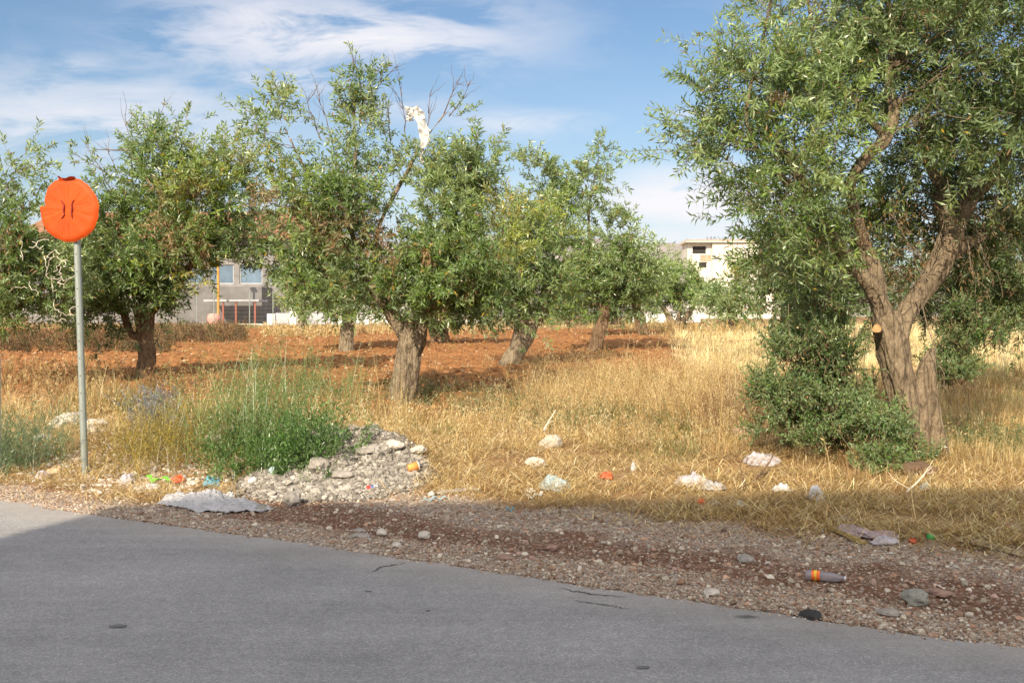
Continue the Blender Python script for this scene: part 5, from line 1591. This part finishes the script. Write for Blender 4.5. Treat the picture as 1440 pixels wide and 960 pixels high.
ribbon([(208, 680), (216, 685), (226, 682), (238, 684)], .035, 'plastic_strap', 'bright lime green plastic strap in the weeds by the road', 'strap', m_lime, .05, .012)
crumple(780, 688, 48, 15, 'white_bag', 'flattened pale blue white bag at the shade line', 'plastic bag', m_cyan, 24, .10, yaw=.05)
crumple(745, 696, 16, 7, 'paper_scrap', 'white scrap beside the flattened pale blue bag', 'litter', m_bagw, 25, .04)
ribbon([(738, 703), (750, 704), (762, 700)], .03, 'plastic_fork', 'white plastic splinter in front of the flattened bag', 'litter', m_bagw, .02, .01)
crumple(853, 675, 20, 8, 'red_wrapper', 'brick red wrapper in the golden grass', 'wrapper', m_redw, 27, .07)
crumple(891, 664, 9, 9, 'tissue', 'tiny white tissue above the red wrapper', 'litter', m_bagw, 28, .09)
crumple(975, 684, 56, 16, 'white_sheet', 'torn white sheet folded in the straw', 'plastic sheet', m_bagp, 29, .12, yaw=-.1)
crumple(1000, 691, 40, 8, 'plastic_sheet', 'pale blue film trailing from the torn white sheet', 'plastic sheet', m_film, 30, .07)
crumple(1070, 652, 52, 24, 'white_bag', 'biggest crumpled white bag, dusty mauve below, in sunlit straw', 'plastic bag', m_bagp, 31, .11)
crumple(1098, 693, 26, 10, 'white_bag', 'white torn bag lying by the dark dead branch', 'plastic bag', m_bagw, 32, .09)
crumple(1148, 706, 26, 14, 'white_bag', 'clean white bag on flattened straw in the shade', 'plastic bag', m_bagw, 33, .11)
crumple(990, 612, 22, 9, 'green_paper', 'pale green paper lying in the sunlit straw', 'litter', m_mint, 34, .08)
crumple(1005, 712, 18, 7, 'paper_scrap', 'grey paper scrap beside the orange cap', 'litter', m_ltgy, 35, .03)
crumple(1041, 715, 20, 6, 'paper_scrap', 'buff paper scrap on straw below the dead branch', 'litter', m_ltgy, 36, .04)
crumple(1186, 735, 24, 6, 'paper_scrap', 'grey paper strip on flattened straw above the plank', 'litter', m_ltgy, 37, .03)
crumple(1245, 771, 40, 9, 'plastic_wrapper', 'creased clear white wrapper at the end of the thin plank', 'wrapper', m_bagp, 38, .06)
crumple(1300, 692, 14, 9, 'blue_scrap', 'pale blue scrap at the foot of the large olive', 'litter', m_cyan, 39, .08)
crumple(1425, 746, 26, 7, 'red_white_wrapper', 'red and white wrapper on the straw past the long plank', 'wrapper', m_bagw, 40, .05)
crumple(1416, 748, 12, 4, 'red_wrapper', 'red torn corner next to the white wrapper past the long plank', 'wrapper', m_redw, 44, .04)
crumple(640, 694, 60, 6, 'paper_scrap', 'thin white shreds scattered in straw beyond the heap', 'litter', m_ltgy, 45, .03, edge=.9)
crumple(607, 698, 12, 7, 'paper_scrap', 'white crumb of paper in straw near the squashed can', 'litter', m_bagw, 46, .05)
ribbon([(594, 710), (606, 709), (618, 707), (632, 706)], .03, 'drink_pouch', 'thin blue green wrapper on the gravel below the straw', 'wrapper', m_cyan, .015, .01)
ribbon([(712, 719), (722, 718)], .02, 'blue_string', 'short bit of blue string on the grey gravel', 'string', m_blue, .01, .008)
crumple(655, 627, 6, 6, 'tissue', 'white tissue hanging in the grass above the heap', 'litter', m_bagw, 47, .12)
crumple(470, 603, 14, 5, 'white_scrap', 'white scrap at the back edge of the dark weed clump', 'litter', m_bagw, 48, .05)
crumple(335, 473, 10, 8, 'white_scrap', 'white scrap lying far off on the red field', 'litter', m_bagw, 49, .25)


def lathe(prof, sides=28):
    prof = np.array(prof, float)
    th = np.arange(sides) * 2 * np.pi / sides
    V = np.stack([prof[:, 0, None] * np.cos(th), prof[:, 0, None] * np.sin(th), np.repeat(prof[:, 1, None], sides, 1)], -1).reshape(-1, 3)
    k = len(prof); j = np.arange(sides); j2 = (j + 1) % sides
    b = (np.arange(k - 1) * sides)[:, None]
    return V, np.stack([b + j, b + j2, b + sides + j2, b + sides + j], -1).reshape(-1, 4)


def turned(name, px, py, label, cat, parts, axis, roll=0., lift=.0, dent=0.):
    """a lathed thing lying on the ground, its axis along the given ground direction"""
    x, y, z = gp(px, py)
    t = empty(name, (x, y, z + lift), label, cat)
    for (nm, prof, mat) in parts:
        V, Fq = lathe(prof)
        if dent:
            V = V * (1 - dent * (fbm(V[:, 0] * 30 + 5, V[:, 1] * 30 + 5, V[:, 2] * 18, 9, 2)[:, None] - .3) * np.array([1, 1, .15]))
        o = mesh(nm, V, Fq, mat, t, smooth=True)
    t.rotation_euler = axis
    return t


m_pet, t_, o_ = new_mat('clear bottle plastic')
b = t_.n('ShaderNodeBsdfPrincipled')
b.inputs['Base Color'].default_value = (.50, .46, .50, 1); b.inputs['Roughness'].default_value = .15
b.inputs['Transmission Weight'].default_value = .6; b.inputs['IOR'].default_value = 1.3
t_.set(o_.inputs[0], b.outputs[0])
m_label = simple('orange label', (.82, .16, .03), .5, scale=40, var=.15)
m_yel = simple('yellow print', (.85, .55, .05), .5)
m_cap = simple('orange cap', (.75, .14, .03), .5)
m_gcap = simple('green cap', (.02, .40, .10), .5)
m_cano = simple('orange cup', (.80, .30, .08), .5, var=.12)
m_canb = simple('can blue', (.10, .16, .36), .35, .5, metallic=.3)
m_canr = simple('can red', (.60, .05, .04), .35)
m_cans = simple('can white', (.70, .70, .72), .35, metallic=.3)

bt = turned('plastic_bottle', 1133, 819, 'dented clear plastic bottle with an orange label lying on the brown verge', 'bottle',
            [('body', [(.001, 0), (.025, .001), (.031, .01), (.031, .035)], m_pet), ('shoulder', [(.030, .082), (.031, .10), (.030, .14), (.024, .175), (.014, .200), (.0125, .215)], m_pet),
             ('label_band', [(.0312, .035), (.0318, .037), (.0316, .080), (.030, .082)], m_label), ('print', [(.0324, .050), (.0326, .052), (.0326, .062), (.0324, .064)], m_yel), ('screw_neck', [(.0125, .2155), (.0145, .216), (.0145, .226), (.001, .227)], m_cans)],
            (0, rad(90), rad(-24)), lift=.032, dent=.22)
turned('orange_cup', 574, 669, 'orange paper cup with a white rim tipped over on the straw', 'cup',
       [('cup', [(.001, 0), (.030, .0), (.032, .004), (.043, .088), (.041, .088), (.030, .006), (.001, .005)], m_cano), ('rim', [(.043, .088), (.046, .0885), (.046, .097), (.0425, .097), (.0425, .089)], m_cans)], (rad(-8), rad(80), rad(18)), lift=.05)
turned('drink_can', 514, 692, 'squashed blue, red and white can at the edge of the rubble', 'can',
       [('body', [(.027, .006), (.031, .014), (.031, .045)], m_canr), ('band', [(.031, .0451), (.0312, .075)], m_canb), ('top', [(.031, .0752), (.0305, .105), (.024, .113), (.022, .111), (.001, .110)], m_cans), ('bottom', [(.001, .010), (.022, .006), (.027, .0055)], m_cans)], (0, rad(86), rad(14)), lift=.03, dent=.5)
turned('bottle_cap', 986, 716, 'orange bottle cap standing on the grey dust', 'cap', [('shell', [(.001, .03), (.026, .03), (.032, .024), (.032, 0), (.029, 0), (.029, .02)], m_cap), ('ring', [(.033, 0), (.035, .003), (.033, .006)], m_cap)], (rad(70), 0, 0), lift=.03)
turned('bottle_cap', 1309, 764, 'green bottle cap at the edge of the straw', 'cap', [('shell', [(.001, .02), (.022, .02), (.026, .016), (.026, 0), (.023, 0), (.023, .016)], m_gcap), ('ring', [(.027, 0), (.028, .002), (.027, .005)], m_gcap)], (rad(20), 0, 0), lift=.012)
turned('bottle_cap', 1283, 767, 'dull red bottle cap near the green one', 'cap', [('shell', [(.001, .02), (.02, .02), (.024, .016), (.024, 0), (.021, 0), (.021, .016)], m_redw), ('ring', [(.025, 0), (.026, .002), (.025, .005)], m_redw)], (rad(25), 0, 0), lift=.012)


def plank(a, b, wdt, th, name, label, mat):
    p0, p1 = np.array(gp(*a)), np.array(gp(*b))
    L = np.linalg.norm(p1 - p0)
    k = 14
    f = np.linspace(0, 1, k)
    loc = p0
    T = unit(p1 - p0); N = unit(np.cross(T, [0, 0, 1.])); U = np.cross(N, T)
    ww = wdt * (1 - .25 * rng.random(k)); 
    V = []
    for (sx, sz) in ((-1, 0), (-.85, 1), (.85, 1), (1, 0)):
        V.append(np.outer(f * L, T) + N * (sx * ww / 2)[:, None] + U * (sz * th + .012 + .004 * np.sin(f * 5))[:, None])
    V = np.concatenate(V); a_ = np.arange(k - 1)
    Fq = np.concatenate([np.stack([i * k + a_, i * k + a_ + 1, ((i + 1) % 4) * k + a_ + 1, ((i + 1) % 4) * k + a_], -1) for i in range(4)] + [np.array([[0, k, 2 * k, 3 * k]]), np.array([[k - 1, 4 * k - 1, 3 * k - 1, 2 * k - 1]])])
    return tag(mesh(name, V, Fq, mat, loc=loc), label, 'plank')


plank((1167, 753), (1216, 772), .045, .018, 'plank', 'short thin yellowed plank between the straw and the gravel', m_woody)
plank((1348, 768), (1445, 786), .07, .025, 'plank', 'long weathered grey plank lying along the edge of the gravel', m_wood)


# dead branches
def branch(pts_px, r0, label, name='dead_branch', mat=M_BARKD, lift=.02, n=5):
    P = np.array([gp(a, b) for a, b in pts_px]); P = cr(P, 10)
    P[:, 2] = height(P[:, 0], P[:, 1]) + lift + np.linspace(0, lift * 2, 10)
    loc = P[0]
    PT, RR = [P - loc], [np.linspace(r0, r0 * .35, 10)]
    L = np.linalg.norm(P[-1] - P[0])
    for k in range(n):
        i = rng.integers(1, 8)
        d = unit(unit(P[-1] - P[0]) + rng.normal(size=3) * .5 + [0, 0, .25])
        PT.append(P[i] - loc + d * np.linspace(0, 1, 10)[:, None] * L * .35 + np.cumsum(rng.normal(size=(10, 3)) * .004, 0)); RR.append(np.linspace(r0 * .45, r0 * .12, 10))
    V, Fq = tubes(np.array(PT), np.array(RR), 6)
    return tag(mesh(name, V, Fq, mat, loc=loc), label, 'branch')


branch([(1036, 697), (1060, 686), (1084, 672)], .025, 'dark dead branch with side twigs lying behind the white torn bag')
branch([(262, 700), (280, 696), (300, 692)], .014, 'thin brown stick lying over the milky sheet')
branch([(765, 620), (772, 616), (781, 612)], .018, 'bleached white stick leaning on the buff boulder', 'bleached_stick', simple('bleached wood', (.70, .62, .50)), .10, 1)
branch([(1120, 640), (1150, 622), (1182, 606)], .007, 'straight pale twig poking from the sucker shoots', 'pale_stick', simple('pale twig', (.55, .46, .30)), .10, 1)
branch([(1275, 705), (1290, 700), (1310, 690)], .010, 'crossed bleached sticks at the foot of the large olive', 'bleached_stick', simple('bleached stick', (.62, .54, .40)), .06, 3)

# plastic shreds in the top of the centre olive: thin film strips caught on the twigs
def rag(pts, Y, wdt, seed):
    P = cr(np.array([P3(a, b, Y) for a, b in pts]), 26)
    k = 9
    s = np.linspace(-1, 1, k)
    V = []
    for j in range(k):
        off = np.array([1, .35, .1]) * (s[j] * wdt / 2) 
        wob = (fbm(np.arange(26) * .45 + seed, s[j] * 2 + 5, 0, seed, 3) - .5)
        V.append(P + off * (1 + wob[:, None] * 1.2) + np.column_stack([wob * .03, (fbm(np.arange(26) * .5, s[j] * 3 + 9, 0, seed + 1, 3) - .5) * .18, wob * .05]))
    V = np.concatenate(V); n_ = 26; a = np.arange(n_ - 1)
    return V, np.concatenate([np.stack([j * n_ + a, j * n_ + a + 1, (j + 1) * n_ + a + 1, (j + 1) * n_ + a], -1) for j in range(k - 1)])


V, Fq = merge([rag([(575, 150), (583, 158), (592, 172), (597, 190), (596, 208)], 15.6, .14, 3), rag([(574, 150), (577, 160), (576, 170)], 15.6, .12, 5), rag([(582, 150), (590, 160), (598, 178), (600, 196)], 15.7, .10, 8), rag([(596, 205), (592, 218), (594, 232)], 15.7, .04, 9)])
lc = V.mean(0)
o = mesh('plastic_shreds', V - lc, Fq, plastic('torn white film', (.86, .84, .80), .4), smooth=True, loc=lc)
tag(o, 'ragged white plastic film snagged in the bare top of the centre olive', 'plastic rag')
